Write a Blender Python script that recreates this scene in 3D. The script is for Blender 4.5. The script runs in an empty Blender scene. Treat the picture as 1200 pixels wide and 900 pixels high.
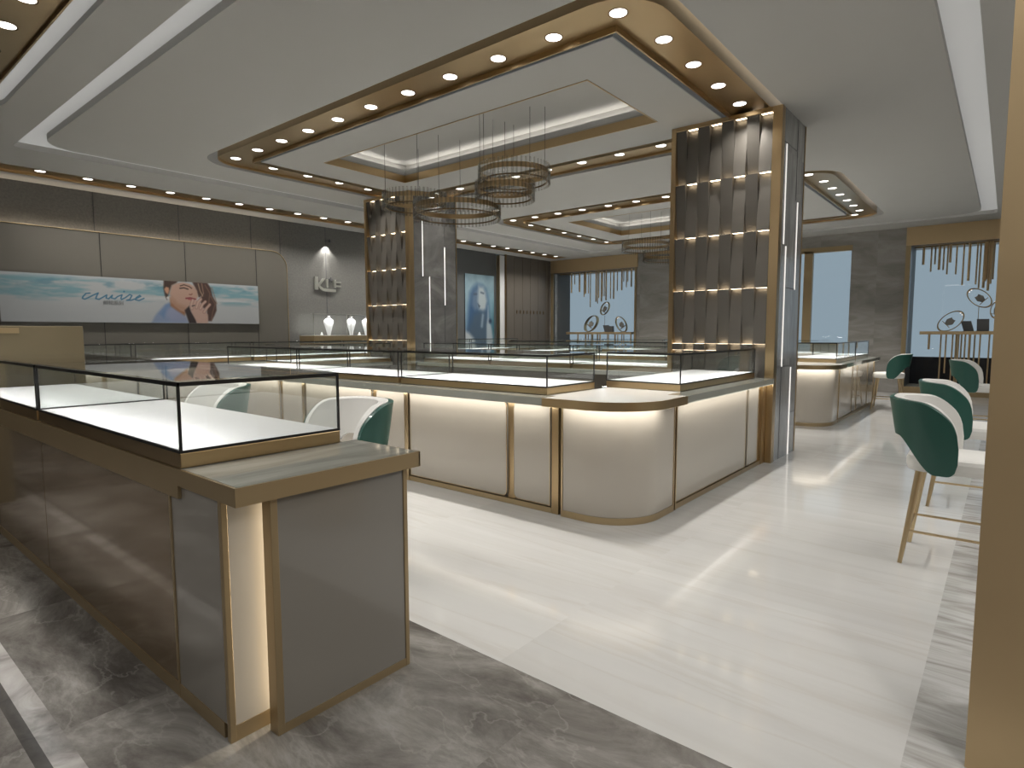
import bpy, bmesh, math, random
import numpy as np
from mathutils import Vector, Matrix
random.seed(7)
PI = math.pi
R = math.radians
SC = bpy.context.scene
C = SC.collection

# ------------------------------------------------------------------ camera
cam_d = bpy.data.cameras.new('camera')
cam = bpy.data.objects.new('camera', cam_d)
C.objects.link(cam)
yaw, pit, rol = R(39.5058), R(-4.9401), R(-0.1203)
Fv = Vector((math.cos(pit)*math.cos(yaw), math.cos(pit)*math.sin(yaw), math.sin(pit)))
Rv = Vector((math.sin(yaw), -math.cos(yaw), 0))
Uv = Rv.cross(Fv)
Rr = Rv*math.cos(rol)+Uv*math.sin(rol)
Ur = Uv*math.cos(rol)-Rv*math.sin(rol)
m = Matrix((Rr, Ur, -Fv)).transposed().to_4x4()
m.translation = Vector((0, 0, 1.4))
cam.matrix_world = m
cam_d.sensor_width = 36
cam_d.lens = 702.5265/1200*36
cam_d.clip_start = 0.05
cam_d.clip_end = 200
SC.camera = cam

# ------------------------------------------------------------------ world, exposure
SC.view_settings.view_transform = 'Standard'
SC.view_settings.look = 'None'
SC.view_settings.gamma = 1
SC.view_settings.use_curve_mapping = False
SC.view_settings.exposure = 0.0
w = bpy.data.worlds.new('dusk')
SC.world = w
w.use_nodes = True
w.node_tree.nodes['Background'].inputs[0].default_value = (0.262, 0.340, 0.398, 1)
w.node_tree.nodes['Background'].inputs[1].default_value = 1.0
SC.cycles.use_denoising = True
SC.cycles.transparent_max_bounces = 48
SC.cycles.max_bounces = 10
SC.cycles.diffuse_bounces = 4
SC.cycles.glossy_bounces = 4
SC.cycles.sample_clamp_indirect = 4
SC.cycles.caustics_reflective = False
SC.cycles.caustics_refractive = False

P_DOWN = 8.4      # W per downlight
P_SLOT = 1.6      # W per metre of slot light
P_COVE = 0.9
P_CASE = 3.0      # W per metre of case light
P_UNDER = 1.25
ZC = 3.70
ZL = 3.73

# unseen soft fill lights, added around the camera to brighten the foreground
def area(name, loc, sx, sy, power, parent=None, rot=(0, 0, 0), col=(1, 0.95, 0.88), spread=180):
    d = bpy.data.lights.new(name, 'AREA')
    d.shape = 'RECTANGLE'; d.size = sx; d.size_y = sy
    d.energy = power; d.color = col; d.spread = R(spread)
    o = bpy.data.objects.new(name, d)
    C.objects.link(o)
    o.location = loc; o.rotation_euler = rot
    if parent: o.parent = parent
    return o
area('added_fill_light', (0.2, -2.6, 3.66), 3.5, 2.0, 110, None, (0, 0, 0), (1, .97, .93))
area('added_fill_light', (5.5, -2.2, 3.66), 5.0, 1.6, 130, None, (0, 0, 0), (1, .97, .93))
area('added_fill_light', (-1.9, 3.5, 3.60), 1.0, 4.0, 60, None, (0, 0, 0), (1, .97, .93))

# ------------------------------------------------------------------ materials
MATS = {}
def new_mat(name):
    mt = bpy.data.materials.new(name)
    mt.use_nodes = True
    return mt, mt.node_tree, mt.node_tree.nodes['Principled BSDF']
def plain(name, col, rough=0.5, metal=0.0, coat=0.0, emit=None, es=0.0, spec=0.5, bump=None):
    mt, nt, b = new_mat(name)
    b.inputs['Base Color'].default_value = (*col, 1)
    b.inputs['Roughness'].default_value = rough
    b.inputs['Metallic'].default_value = metal
    b.inputs['Coat Weight'].default_value = coat
    b.inputs['Coat Roughness'].default_value = 0.05
    b.inputs['Specular IOR Level'].default_value = spec
    if emit:
        b.inputs['Emission Color'].default_value = (*emit, 1)
        b.inputs['Emission Strength'].default_value = es
    # a trace of unevenness in roughness keeps every surface procedural
    n = nt.nodes.new('ShaderNodeTexNoise')
    tc = nt.nodes.new('ShaderNodeNewGeometry')
    mp = nt.nodes.new('ShaderNodeMapping')
    nt.links.new(tc.outputs['Position'], mp.inputs[0])
    nt.links.new(mp.outputs[0], n.inputs['Vector'])
    n.inputs['Scale'].default_value = 3 if not bump else bump[0]
    mr = nt.nodes.new('ShaderNodeMapRange')
    mr.inputs[3].default_value = max(0.0, rough*0.85)
    mr.inputs[4].default_value = min(1.0, rough*1.15)
    nt.links.new(n.outputs['Fac'], mr.inputs[0])
    nt.links.new(mr.outputs[0], b.inputs['Roughness'])
    if bump:
        if len(bump) > 2: mp.inputs['Scale'].default_value = bump[2]
        bp = nt.nodes.new('ShaderNodeBump')
        bp.inputs['Strength'].default_value = bump[1]
        bp.inputs['Distance'].default_value = 0.01
        nt.links.new(n.outputs['Fac'], bp.inputs['Height'])
        nt.links.new(bp.outputs[0], b.inputs['Normal'])
    MATS[name] = mt
    return mt
plain('gold', (0.52, 0.385, 0.22), 0.30, 1.0)
plain('gold_light', (0.60, 0.47, 0.29), 0.3, 1.0)
plain('gold_paint', (0.37, 0.28, 0.16), 0.36, 0.6)
plain('gold_dull', (0.19, 0.155, 0.095), 0.45, 0.5)
plain('bronze_mirror', (0.23, 0.165, 0.10), 0.13, 0.4, coat=0.3)
plain('gold_satin', (0.62, 0.47, 0.28), 0.42, 0.85)
plain('gold_dark', (0.22, 0.145, 0.075), 0.35, 1.0)
plain('ceiling_paint', (0.475, 0.468, 0.445), 0.9)
plain('ceiling_edge', (0.26, 0.28, 0.29), 0.6)
plain('cove_white', (0.62, 0.63, 0.63), 0.9)
plain('panel_cream', (0.46, 0.42, 0.36), 0.22, 0.0, coat=0.8)
plain('panel_grey', (0.22, 0.205, 0.18), 0.2, 0.0, coat=0.6)
plain('panel_taupe', (0.105, 0.097, 0.082), 0.45)
plain('panel_core', (0.10, 0.085, 0.065), 0.5)
plain('slab_stone', (0.34, 0.35, 0.31), 0.1, coat=0.5)
plain('slab_white', (0.80, 0.78, 0.73), 0.15)
plain('black_edge', (0.012, 0.012, 0.012), 0.3)
plain('case_white', (0.85, 0.85, 0.86), 0.35)
plain('tile_bronze', (0.112, 0.102, 0.088), 0.4, 0.35)
plain('green_shell', (0.012, 0.085, 0.065), 0.4, coat=0.2)
plain('white_leather', (0.78, 0.77, 0.74), 0.5, bump=(60, 0.08))
plain('dark_grey', (0.07, 0.07, 0.075), 0.5)
plain('plate_grey', (0.13, 0.135, 0.14), 0.5)
plain('backdrop_dark', (0.018, 0.02, 0.028), 0.5)
plain('white_gloss', (0.9, 0.9, 0.9), 0.3)
plain('wall_plain', (0.28, 0.27, 0.25), 0.8)
plain('wood_taupe', (0.115, 0.10, 0.082), 0.45, bump=(9, 0.15, (8, 8, 0.4)))
plain('niche_dark', (0.10, 0.105, 0.105), 0.6)
plain('silver', (0.55, 0.55, 0.5), 0.35, 0.7)
plain('wire_dark', (0.05, 0.045, 0.04), 0.5, 0.5)
plain('glow_panel', (0.5, 0.5, 0.5), 0.8, emit=(1, 1.0, 0.98), es=0.21)
plain('glow_gap', (0.6, 0.6, 0.6), 0.8, emit=(1, 1.0, 0.98), es=0.5)
plain('led_white', (0.9, 0.9, 0.9), 0.5, emit=(1, 0.95, 0.88), es=0.8)
plain('led_lens', (0.9, 0.9, 0.9), 0.5, emit=(1, 0.96, 0.90), es=3.0)
plain('led_warm', (0.9, 0.8, 0.6), 0.5, emit=(1.0, 0.80, 0.55), es=6.5)

def glass_mat(name, tint, ior=1.45, mul=1.0):
    mt = bpy.data.materials.new(name)
    mt.use_nodes = True
    nt = mt.node_tree
    nt.nodes.clear()
    out = nt.nodes.new('ShaderNodeOutputMaterial')
    mix = nt.nodes.new('ShaderNodeMixShader')
    tr = nt.nodes.new('ShaderNodeBsdfTransparent')
    tr.inputs[0].default_value = (*tint, 1)
    gl = nt.nodes.new('ShaderNodeBsdfGlossy')
    gl.inputs['Roughness'].default_value = 0.0
    gl.inputs['Color'].default_value = (1, 1, 1, 1)
    fr = nt.nodes.new('ShaderNodeFresnel')
    fr.inputs['IOR'].default_value = ior
    mt_ = nt.nodes.new('ShaderNodeMath')
    mt_.operation = 'MULTIPLY'
    mt_.inputs[1].default_value = mul
    gm = nt.nodes.new('ShaderNodeNewGeometry')     # a back face must not read as total reflection
    mi = nt.nodes.new('ShaderNodeMapRange')
    mi.inputs[3].default_value = ior; mi.inputs[4].default_value = 1/ior
    nt.links.new(gm.outputs['Backfacing'], mi.inputs[0])
    nt.links.new(mi.outputs[0], fr.inputs['IOR'])
    nt.links.new(fr.outputs[0], mt_.inputs[0])
    nt.links.new(mt_.outputs[0], mix.inputs[0])
    nt.links.new(tr.outputs[0], mix.inputs[1])
    nt.links.new(gl.outputs[0], mix.inputs[2])
    nt.links.new(mix.outputs[0], out.inputs[0])
    MATS[name] = mt
glass_mat('case_glass', (0.975, 0.985, 0.98))
glass_mat('rod_glass', (0.84, 0.84, 0.83), 1.5, 1.8)
glass_mat('window_glass', (0.99, 0.99, 0.99), 1.45, 0.3)

def ramp(nt, stops, interp='LINEAR'):
    r = nt.nodes.new('ShaderNodeValToRGB')
    r.color_ramp.interpolation = interp
    e = r.color_ramp.elements
    while len(e) < len(stops): e.new(0.5)
    for i, (p, c) in enumerate(stops):
        e[i].position = p
        e[i].color = (*c, 1)
    return r
def marble(name, stops, scale=(1, 1, 1), rot=(0, 0, 0), rough=0.12, nscale=2.0, detail=8, dist=1.2, vein=None, tile=None, tilevar=0.08):
    mt, nt, b = new_mat(name)
    L = nt.links.new
    g = nt.nodes.new('ShaderNodeNewGeometry')
    mp = nt.nodes.new('ShaderNodeMapping')
    mp.inputs['Scale'].default_value = scale
    mp.inputs['Rotation'].default_value = rot
    vec = g.outputs['Position']
    if tile:
        dv = nt.nodes.new('ShaderNodeVectorMath'); dv.operation = 'DIVIDE'
        dv.inputs[1].default_value = tile
        L(vec, dv.inputs[0])
        fl = nt.nodes.new('ShaderNodeVectorMath'); fl.operation = 'FLOOR'
        L(dv.outputs[0], fl.inputs[0])
        wn = nt.nodes.new('ShaderNodeTexWhiteNoise'); wn.noise_dimensions = '3D'
        L(fl.outputs[0], wn.inputs['Vector'])
        sc_ = nt.nodes.new('ShaderNodeVectorMath'); sc_.operation = 'SCALE'
        sc_.inputs['Scale'].default_value = 7.0
        L(wn.outputs['Color'], sc_.inputs[0])
        ad = nt.nodes.new('ShaderNodeVectorMath'); ad.operation = 'ADD'
        L(vec, ad.inputs[0]); L(sc_.outputs[0], ad.inputs[1])
        vec = ad.outputs[0]
    L(vec, mp.inputs[0])
    n = nt.nodes.new('ShaderNodeTexNoise')
    n.inputs['Scale'].default_value = nscale
    n.inputs['Detail'].default_value = detail
    n.inputs['Roughness'].default_value = 0.72 if name == 'floor_grey' else 0.62
    n.inputs['Distortion'].default_value = dist
    L(mp.outputs[0], n.inputs['Vector'])
    r = ramp(nt, stops)
    L(n.outputs['Fac'], r.inputs[0])
    col = r.outputs[0]
    if vein:
        vs, vc, vw, vf = vein
        n2 = nt.nodes.new('ShaderNodeTexNoise')
        n2.inputs['Scale'].default_value = vs
        n2.inputs['Detail'].default_value = 6
        n2.inputs['Distortion'].default_value = 0.25
        L(mp.outputs[0], n2.inputs['Vector'])
        s = nt.nodes.new('ShaderNodeMath'); s.operation = 'SUBTRACT'; s.inputs[1].default_value = 0.5
        L(n2.outputs['Fac'], s.inputs[0])
        a = nt.nodes.new('ShaderNodeMath'); a.operation = 'ABSOLUTE'
        L(s.outputs[0], a.inputs[0])
        mr = nt.nodes.new('ShaderNodeMapRange')
        mr.inputs[1].default_value = 0.0; mr.inputs[2].default_value = vw
        mr.inputs[3].default_value = vf; mr.inputs[4].default_value = 0.0
        L(a.outputs[0], mr.inputs[0])
        mx = nt.nodes.new('ShaderNodeMix'); mx.data_type = 'RGBA'
        mx.inputs[7].default_value = (*vc, 1)
        L(mr.outputs[0], mx.inputs[0]); L(col, mx.inputs[6])
        col = mx.outputs[2]
    if tile:
        mr2 = nt.nodes.new('ShaderNodeMapRange')
        mr2.inputs[3].default_value = 1-tilevar; mr2.inputs[4].default_value = 1+tilevar
        L(wn.outputs['Value'], mr2.inputs[0])
        mm = nt.nodes.new('ShaderNodeVectorMath'); mm.operation = 'SCALE'
        L(col, mm.inputs[0]); L(mr2.outputs[0], mm.inputs['Scale'])
        col = mm.outputs[0]
    L(col, b.inputs['Base Color'])
    b.inputs['Roughness'].default_value = rough
    b.inputs['Specular IOR Level'].default_value = 0.28 if name.startswith('floor') else 0.5
    MATS[name] = mt
    return mt
marble('floor_white', [(0.3, (0.55, 0.54, 0.52)), (0.5, (0.59, 0.585, 0.57)), (0.68, (0.62, 0.615, 0.60))], scale=(2.2, 0.16, 1), rot=(0, 0, R(4)), rough=0.07,
       nscale=2.2, detail=7, dist=0.6, vein=(1.6, (0.50, 0.47, 0.43), 0.02, 0.35), tile=(0.8, 1.6, 50), tilevar=0.03)
marble('floor_grey', [(0.30, (0.072, 0.064, 0.058)), (0.44, (0.125, 0.115, 0.105)), (0.54, (0.20, 0.188, 0.172)), (0.70, (0.38, 0.365, 0.34))], scale=(1.5, 0.75, 1), rot=(0, 0, R(-35)), rough=0.15,
       nscale=1.5, detail=15, dist=0.7, vein=(3.2, (0.36, 0.345, 0.32), 0.014, 0.38), tile=(2.5, 1.25, 50), tilevar=0.04)
marble('floor_streak', [(0.3, (0.22, 0.20, 0.18)), (0.45, (0.42, 0.41, 0.39)), (0.62, (0.56, 0.56, 0.55))], scale=(5.5, 0.7, 1), rot=(0, 0, R(8)), rough=0.12, nscale=1.8, detail=9, dist=1.2)
marble('floor_band', [(0.3, (0.16, 0.15, 0.14)), (0.5, (0.40, 0.38, 0.36)), (0.7, (0.55, 0.53, 0.51))], rough=0.14, nscale=3, detail=12, dist=1.2)
marble('floor_darkband', [(0.3, (0.04, 0.038, 0.035)), (0.7, (0.12, 0.11, 0.10))], rough=0.14, nscale=3, detail=10)
marble('stone_grey', [(0.3, (0.20, 0.193, 0.178)), (0.5, (0.28, 0.268, 0.248)), (0.7, (0.38, 0.365, 0.342))], scale=(1, .6, 1.8), rot=(0.45, 0, 0), rough=0.22,
       nscale=1.1, detail=12, dist=1.4, vein=(0.9, (0.30, 0.29, 0.275), 0.012, 0.3), tile=(50, 1.2, 1.25), tilevar=0.1)
marble('stone_dark', [(0.3, (0.085, 0.083, 0.08)), (0.5, (0.125, 0.122, 0.117)), (0.7, (0.19, 0.185, 0.178))], scale=(1, 1, 1.4), rough=0.2, nscale=1.4, detail=12, dist=1.2)
marble('stone_blue', [(0.3, (0.19, 0.195, 0.195)), (0.5, (0.27, 0.275, 0.275)), (0.7, (0.37, 0.375, 0.37))], scale=(2.2, 2.2, 0.5), rough=0.16, nscale=1.6, detail=12, dist=1.2,
       vein=(0.8, (0.36, 0.37, 0.37), 0.008, 0.35), tile=(0.45, 50, 1.1), tilevar=0.1)
marble('stone_top', [(0.3, (0.24, 0.24, 0.205)), (0.5, (0.34, 0.34, 0.30)), (0.7, (0.44, 0.44, 0.395))], scale=(0.5, 3, 1), rough=0.06, nscale=2.4, detail=10, dist=1.0)
marble('fabric_wall', [(0.3, (0.12, 0.118, 0.109)), (0.7, (0.17, 0.165, 0.152))], rough=0.8, nscale=30, detail=4, dist=0.2, scale=(1, 1, 1))

# ------------------------------------------------------------------ builders
class MB:
    def __init__(s, o=(0, 0, 0)):
        s.v = []; s.f = []; s.o = o
    def add(s, vs, fs):
        k = len(s.v)
        s.v += [tuple(p) for p in vs]
        s.f += [tuple(i+k for i in f) for f in fs]
        return s
    def box(s, x0, x1, y0, y1, z0, z1, b=0.0):
        if b <= 0:
            s.add([(x0, y0, z0), (x1, y0, z0), (x1, y1, z0), (x0, y1, z0), (x0, y0, z1), (x1, y0, z1), (x1, y1, z1), (x0, y1, z1)],
                  [(0, 3, 2, 1), (4, 5, 6, 7), (0, 1, 5, 4), (1, 2, 6, 5), (2, 3, 7, 6), (3, 0, 4, 7)])
            return s
        bm = bmesh.new()
        bmesh.ops.create_cube(bm, size=1)
        for q in bm.verts:
            q.co = Vector((x0+(q.co.x+.5)*(x1-x0), y0+(q.co.y+.5)*(y1-y0), z0+(q.co.z+.5)*(z1-z0)))
        bmesh.ops.bevel(bm, geom=bm.edges[:], offset=b, segments=2, affect='EDGES', profile=0.5)
        bm.verts.index_update()
        s.add([q.co[:] for q in bm.verts], [[q.index for q in f.verts] for f in bm.faces])
        bm.free()
        return s
    def prism(s, pts, z0, z1, axis='z'):
        n = len(pts)
        def mp(p, q):
            return {'z': (p[0], p[1], q), 'y': (p[0], q, p[1]), 'x': (q, p[0], p[1])}[axis]
        s.add([mp(p, z0) for p in pts]+[mp(p, z1) for p in pts],
              [tuple(range(n))[::-1], tuple(range(n, 2*n))]+[(i, (i+1) % n, n+(i+1) % n, n+i) for i in range(n)])
        return s
    def strip(s, A, B, closed=True):
        n = len(A)
        r = range(n if closed else n-1)
        s.add(list(A)+list(B), [(i, (i+1) % n, n+(i+1) % n, n+i) for i in r])
        return s
    def tube(s, path, r, n=10, cap=True, r2=None):
        path = [Vector(p) for p in path]
        rs = r if isinstance(r, (list, tuple)) else [r + ((r2-r)*i/(len(path)-1) if r2 is not None else 0) for i in range(len(path))]
        rings = []
        t = (path[1]-path[0]).normalized()
        up = Vector((0, 0, 1)) if abs(t.z) < 0.9 else Vector((1, 0, 0))
        a = t.cross(up).normalized()
        for i, p in enumerate(path):
            if i == 0: t = (path[1]-path[0])
            elif i == len(path)-1: t = (path[-1]-path[-2])
            else: t = (path[i+1]-path[i-1])
            t = t.normalized()
            a = (a-t*a.dot(t)).normalized()
            b = t.cross(a)
            rings.append([p+(a*math.cos(2*PI*k/n)+b*math.sin(2*PI*k/n))*rs[i] for k in range(n)])
        k0 = len(s.v)
        for rg in rings: s.v += [tuple(q) for q in rg]
        for i in range(len(rings)-1):
            for k in range(n):
                s.f.append((k0+i*n+k, k0+i*n+(k+1) % n, k0+(i+1)*n+(k+1) % n, k0+(i+1)*n+k))
        if cap:
            s.f.append(tuple(k0+k for k in range(n))[::-1])
            s.f.append(tuple(k0+(len(rings)-1)*n+k for k in range(n)))
        return s
    def lathe(s, prof, c=(0, 0), n=24):
        k0 = len(s.v)
        for r, z in prof:
            for k in range(n):
                s.v.append((c[0]+r*math.cos(2*PI*k/n), c[1]+r*math.sin(2*PI*k/n), z))
        for i in range(len(prof)-1):
            for k in range(n):
                s.f.append((k0+i*n+k, k0+i*n+(k+1) % n, k0+(i+1)*n+(k+1) % n, k0+(i+1)*n+k))
        closed = prof[0] == prof[-1]
        if prof[0][0] > 1e-5 and not closed: s.f.append(tuple(k0+k for k in range(n))[::-1])
        if prof[-1][0] > 1e-5 and not closed: s.f.append(tuple(k0+(len(prof)-1)*n+k for k in range(n)))
        return s
    def torus(s, c, Rr_, r, n=48, m_=8, h=None, frame=None):
        X, Y, Z = frame or (Vector((1, 0, 0)), Vector((0, 1, 0)), Vector((0, 0, 1)))
        c = Vector(c); k0 = len(s.v)
        hh = h or r
        for i in range(n):
            a = 2*PI*i/n
            d = X*math.cos(a)+Y*math.sin(a)
            for j in range(m_):
                b = 2*PI*(j+.5)/m_
                s.v.append(tuple(c+d*(Rr_+r*math.cos(b))+Z*hh*math.sin(b)))
        for i in range(n):
            for j in range(m_):
                s.f.append((k0+i*m_+j, k0+((i+1) % n)*m_+j, k0+((i+1) % n)*m_+(j+1) % m_, k0+i*m_+(j+1) % m_))
        return s
    def build(s, name, mat, parent=None, smooth=False, sub=0):
        me = bpy.data.meshes.new(name)
        o = s.o
        me.from_pydata([(p[0]-o[0], p[1]-o[1], p[2]-o[2]) for p in s.v], [], s.f)
        me.validate(); me.update()
        bm = bmesh.new(); bm.from_mesh(me)
        bmesh.ops.recalc_face_normals(bm, faces=bm.faces)
        bm.to_mesh(me); bm.free()
        if smooth:
            me.polygons.foreach_set('use_smooth', [True]*len(me.polygons))
            try: me.set_sharp_from_angle(angle=R(40))
            except Exception: pass
        me.materials.append(MATS[mat])
        ob = bpy.data.objects.new(name, me)
        C.objects.link(ob)
        if parent is not None: ob.parent = parent
        else: ob.location = o
        if sub:
            md = ob.modifiers.new('sub', 'SUBSURF'); md.levels = sub; md.render_levels = sub
        return ob
def tag(o, label=None, cat=None, group=None, kind=None):
    if label: o['label'] = label
    if cat: o['category'] = cat
    if group: o['group'] = group
    if kind: o['kind'] = kind
    return o
def thing(name, loc, rz, label, cat, group=None):
    o = bpy.data.objects.new(name, None)
    o.empty_display_size = 0.1
    C.objects.link(o)
    o.location = loc
    o.rotation_euler = (0, 0, rz)
    return tag(o, label, cat, group)
def struct(o, label=None):
    o['kind'] = 'structure'
    if label: o['label'] = label
    return o
def dup(root, loc, rz=None, label=None, group=None):
    def cp(o, par):
        c = o.copy()
        C.objects.link(c)
        if par is not None:
            c.parent = par
        for ch in o.children: cp(ch, c)
        return c
    c = cp(root, None)
    c.location = loc
    if rz is not None: c.rotation_euler = (0, 0, rz)
    if label: c['label'] = label
    if group: c['group'] = group
    return c
UP = (PI, 0, 0)
def rrect(x0, x1, y0, y1, r, n=8):
    P = []
    for cx, cy, a0 in ((x1-r, y1-r, 0), (x0+r, y1-r, 90), (x0+r, y0+r, 180), (x1-r, y0+r, 270)):
        for i in range(n+1):
            a = R(a0+90*i/n)
            P.append((cx+r*math.cos(a), cy+r*math.sin(a)))
    return P
def z_(P, z): return [(p[0], p[1], z) for p in P]
def holed(name, loops, z0, z1, mat, label=None):
    """flat slab with holes, from a filled 2D curve turned into a mesh"""
    cu = bpy.data.curves.new(name+'_outline', 'CURVE')
    cu.dimensions = '2D'; cu.fill_mode = 'BOTH'; cu.extrude = (z1-z0)/2
    for L in loops:
        sp = cu.splines.new('POLY')
        sp.points.add(len(L)-1)
        for i, p in enumerate(L): sp.points[i].co = (p[0], p[1], 0, 1)
        sp.use_cyclic_u = True
    tmp = bpy.data.objects.new(name+'_tmp', cu)
    C.objects.link(tmp)
    dg = bpy.context.evaluated_depsgraph_get()
    me = bpy.data.meshes.new_from_object(tmp.evaluated_get(dg))
    bpy.data.objects.remove(tmp)
    me.materials.clear()
    me.materials.append(MATS[mat])
    o = bpy.data.objects.new(name, me)
    C.objects.link(o)
    o.location = (0, 0, (z0+z1)/2)
    return o
ORD = ['first', 'second', 'third', 'fourth', 'fifth', 'sixth', 'seventh', 'eighth', 'ninth', 'tenth', 'eleventh', 'twelfth', 'thirteenth', 'fourteenth', 'fifteenth', 'sixteenth',
       'seventeenth', 'eighteenth', 'nineteenth', 'twentieth', 'twenty-first', 'twenty-second', 'twenty-third', 'twenty-fourth', 'twenty-fifth']

# ------------------------------------------------------------------ room shell
XW, YW = 16.1, 11.67           # far wall, left wall
XB, YR = -3.2, -5.0            # behind and right of the camera
XF, YF = 1.853, 0.194          # edges of the white floor field
def fl(name, x0, x1, y0, y1, mat, top=0.0):
    return struct(MB().box(x0, x1, y0, y1, -0.12, top).build(name, mat))
fl('floor', XF, XW+0.9, YF, YW, 'floor_white')
fl('floor', 0.535, XF, YR, YW, 'floor_grey')
fl('floor', XB, 0.425, YR, YW, 'floor_grey')
fl('floor', XF, XW+0.9, YR, YF, 'floor_streak')
fl('trim_1', 0.463, 0.535, YR, YW, 'floor_band')
fl('trim_2', 0.425, 0.463, YR, YW, 'floor_darkband')

# ring geometry: (light centreline x0,x1,y0,y1)
RING1 = (4.03, 7.18, 2.25, 8.19)
RING2 = (9.90, 13.86, 2.34, 8.17)
RING0 = (-1.6, 1.24, 2.3, 8.0)
SL_O = (1.962, 15.25, 0.275, 9.62)   # slot outer, inner
SL_I = (2.165, 15.0, 0.52, 9.30)
TR_Y = 10.91
def off(r, d): return (r[0]-d, r[1]+d, r[2]-d, r[3]+d)
ring0_open = rrect(*off(RING0, 0.34), 0.45)
trough = rrect(1.6, 15.62, TR_Y-0.25, TR_Y+0.25, 0.02, 1)
# ceiling around the slot, with the first ring and the wall trough cut out
struct(holed('ceiling', [[(XB, YR), (XW+1.9, YR), (XW+1.9, YW+.1), (XB, YW+.1)], rrect(*SL_O, 0.10), ring0_open, trough], ZC, ZC+0.36, 'ceiling_paint'))
struct(holed('ceiling', [rrect(*SL_I, 0.38), rrect(*off(RING1, 0.36), 0.5), rrect(*off(RING2, 0.36), 0.5)], ZC, ZC+0.36, 'ceiling_paint'))
struct(MB().box(XB, XW+1.9, YR, YW+.1, 4.30, 4.4).build('ceiling', 'cove_white'))
# luminous bottom of the shallow slot
sl = MB((0, 0, ZC))
A = rrect(*off(SL_O, .03), 0.10); B = rrect(*off(SL_I, -.03), 0.38)
for q in (.07, .08): sl.strip(z_(A, ZC+q), z_(B, ZC+q))
sl.strip(z_(A, ZC+.07), z_(A, ZC+.08)); sl.strip(z_(B, ZC+.07), z_(B, ZC+.08))
SLN = thing('light_slot', (0, 0, ZC), 0, 'wide pale glowing band running round the ceiling in a large rectangle', 'light band')
sl.build('diffuser', 'glow_panel', SLN)

# walls behind and to the right of the camera
struct(MB().box(XB-.15, XB, YR, YW, 0, 4.3).build('wall_back', 'wall_plain'))
struct(MB().box(XB-.15, XW+1.9, YR-.15, YR, 0, 4.3).build('wall_right', 'wall_plain'))

# left wall: grey fabric panels above, stone further on
WLN = 'wall_left'
struct(MB().box(XB, 10.6, YW, YW+.15, 0, ZC+.6).build(WLN, 'fabric_wall'))
struct(MB().box(10.6, 12.0-.25, YW, YW+.15, 0, ZC+.6).build(WLN, 'stone_grey'))
sm = MB()
for x in (-1.9, -.6, .72, 2.05, 3.38, 4.69, 6.035, 6.646, 7.72, 9.0): sm.box(x-.006, x+.006, YW-.004, YW, 0, ZC)
struct(sm.build('trim_3', 'dark_grey'))
# poster niche, glowing post, timber panels
nb = MB().box(11.75, 13.56, YW+.12, YW+.15, 0, ZC+.6); nb.box(11.6, 11.75, YW, YW+.15, 0, ZC+.6)
struct(nb.build(WLN, 'niche_dark'))
struct(MB().box(13.85, XW+.15, YW-.02, YW+.15, 0, ZC+.6).build(WLN, 'wood_taupe'))
sm = MB()
for x in (14.25, 14.65, 15.05, 15.45, 15.85): sm.box(x-.005, x+.005, YW-.026, YW-.02, 0, ZC)
struct(sm.build('trim_4', 'panel_core'))
struct(MB().box(11.72, 11.78, YW-.02, YW+.02, 0, ZC).build('trim_5', 'gold_dark'))
struct(MB().box(13.80, 13.86, YW-.05, YW-.02, 0, ZC).build('trim_6', 'gold_dark'))
t = thing('light_column', (13.7, YW, 0), 0, 'tall pale glowing upright strip between the blue portrait poster and the timber panels', 'light column')
MB((13.7, YW, 0)).box(13.58, 13.82, YW-.01, YW+.11, 0.0, 3.66, .006).build('lens', 'cove_white', t)
MB((13.7, YW, 0)).box(13.56, 13.58, YW-.02, YW+.11, 0.0, 3.66).build('frame', 'gold_light', t)
area('light', (-.02, -.35, 1.9), .12, 2.8, 6, t, (R(90), 0, 0), (1, .9, .78), 60).rotation_euler = (R(-90), 0, 0)

# far wall with display openings
W1 = (8.56, 11.5); W2 = (-1.4, 1.76); WM = (2.93, 6.6)
fw = MB()
fw.box(XW, XW+.2, WM[1], W1[0], 0, ZC+.6)
fw.box(XW, XW+.2, W2[1], WM[0], 0, ZC+.6)
fw.box(XW, XW+.2, YR, W2[0], 0, ZC+.6)
fw.box(XW, XW+.2, W1[1], YW, 0, ZC+.6)
fw.box(XW, XW+.2, WM[0], WM[1], 0, 1.12); fw.box(XW, XW+.2, WM[0], WM[1], 3.34, ZC+.6)
fw.box(XW, XW+.2, W1[0], W1[1], 3.34, ZC+.6); fw.box(XW, XW+.2, W2[0], W2[1], 3.34, ZC+.6)
struct(fw.build('wall_far', 'stone_grey'))
# middle window
wm = MB()
wm.box(XW-.02, XW+.1, WM[0]-.02, WM[1]+.02, 3.30, 3.42); wm.box(XW-.02, XW+.1, WM[0]-.02, WM[1]+.02, 1.08, 1.14)
for y in (3.76, 5.3): wm.box(XW-.02, XW+.1, y, y+.19, 1.1, 3.34)
struct(wm.build('window_1', 'gold_paint'))
struct(MB().box(XW+.10, XW+.11, WM[0], WM[1], 1.12, 3.34).build('window_1', 'window_glass'))
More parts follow.
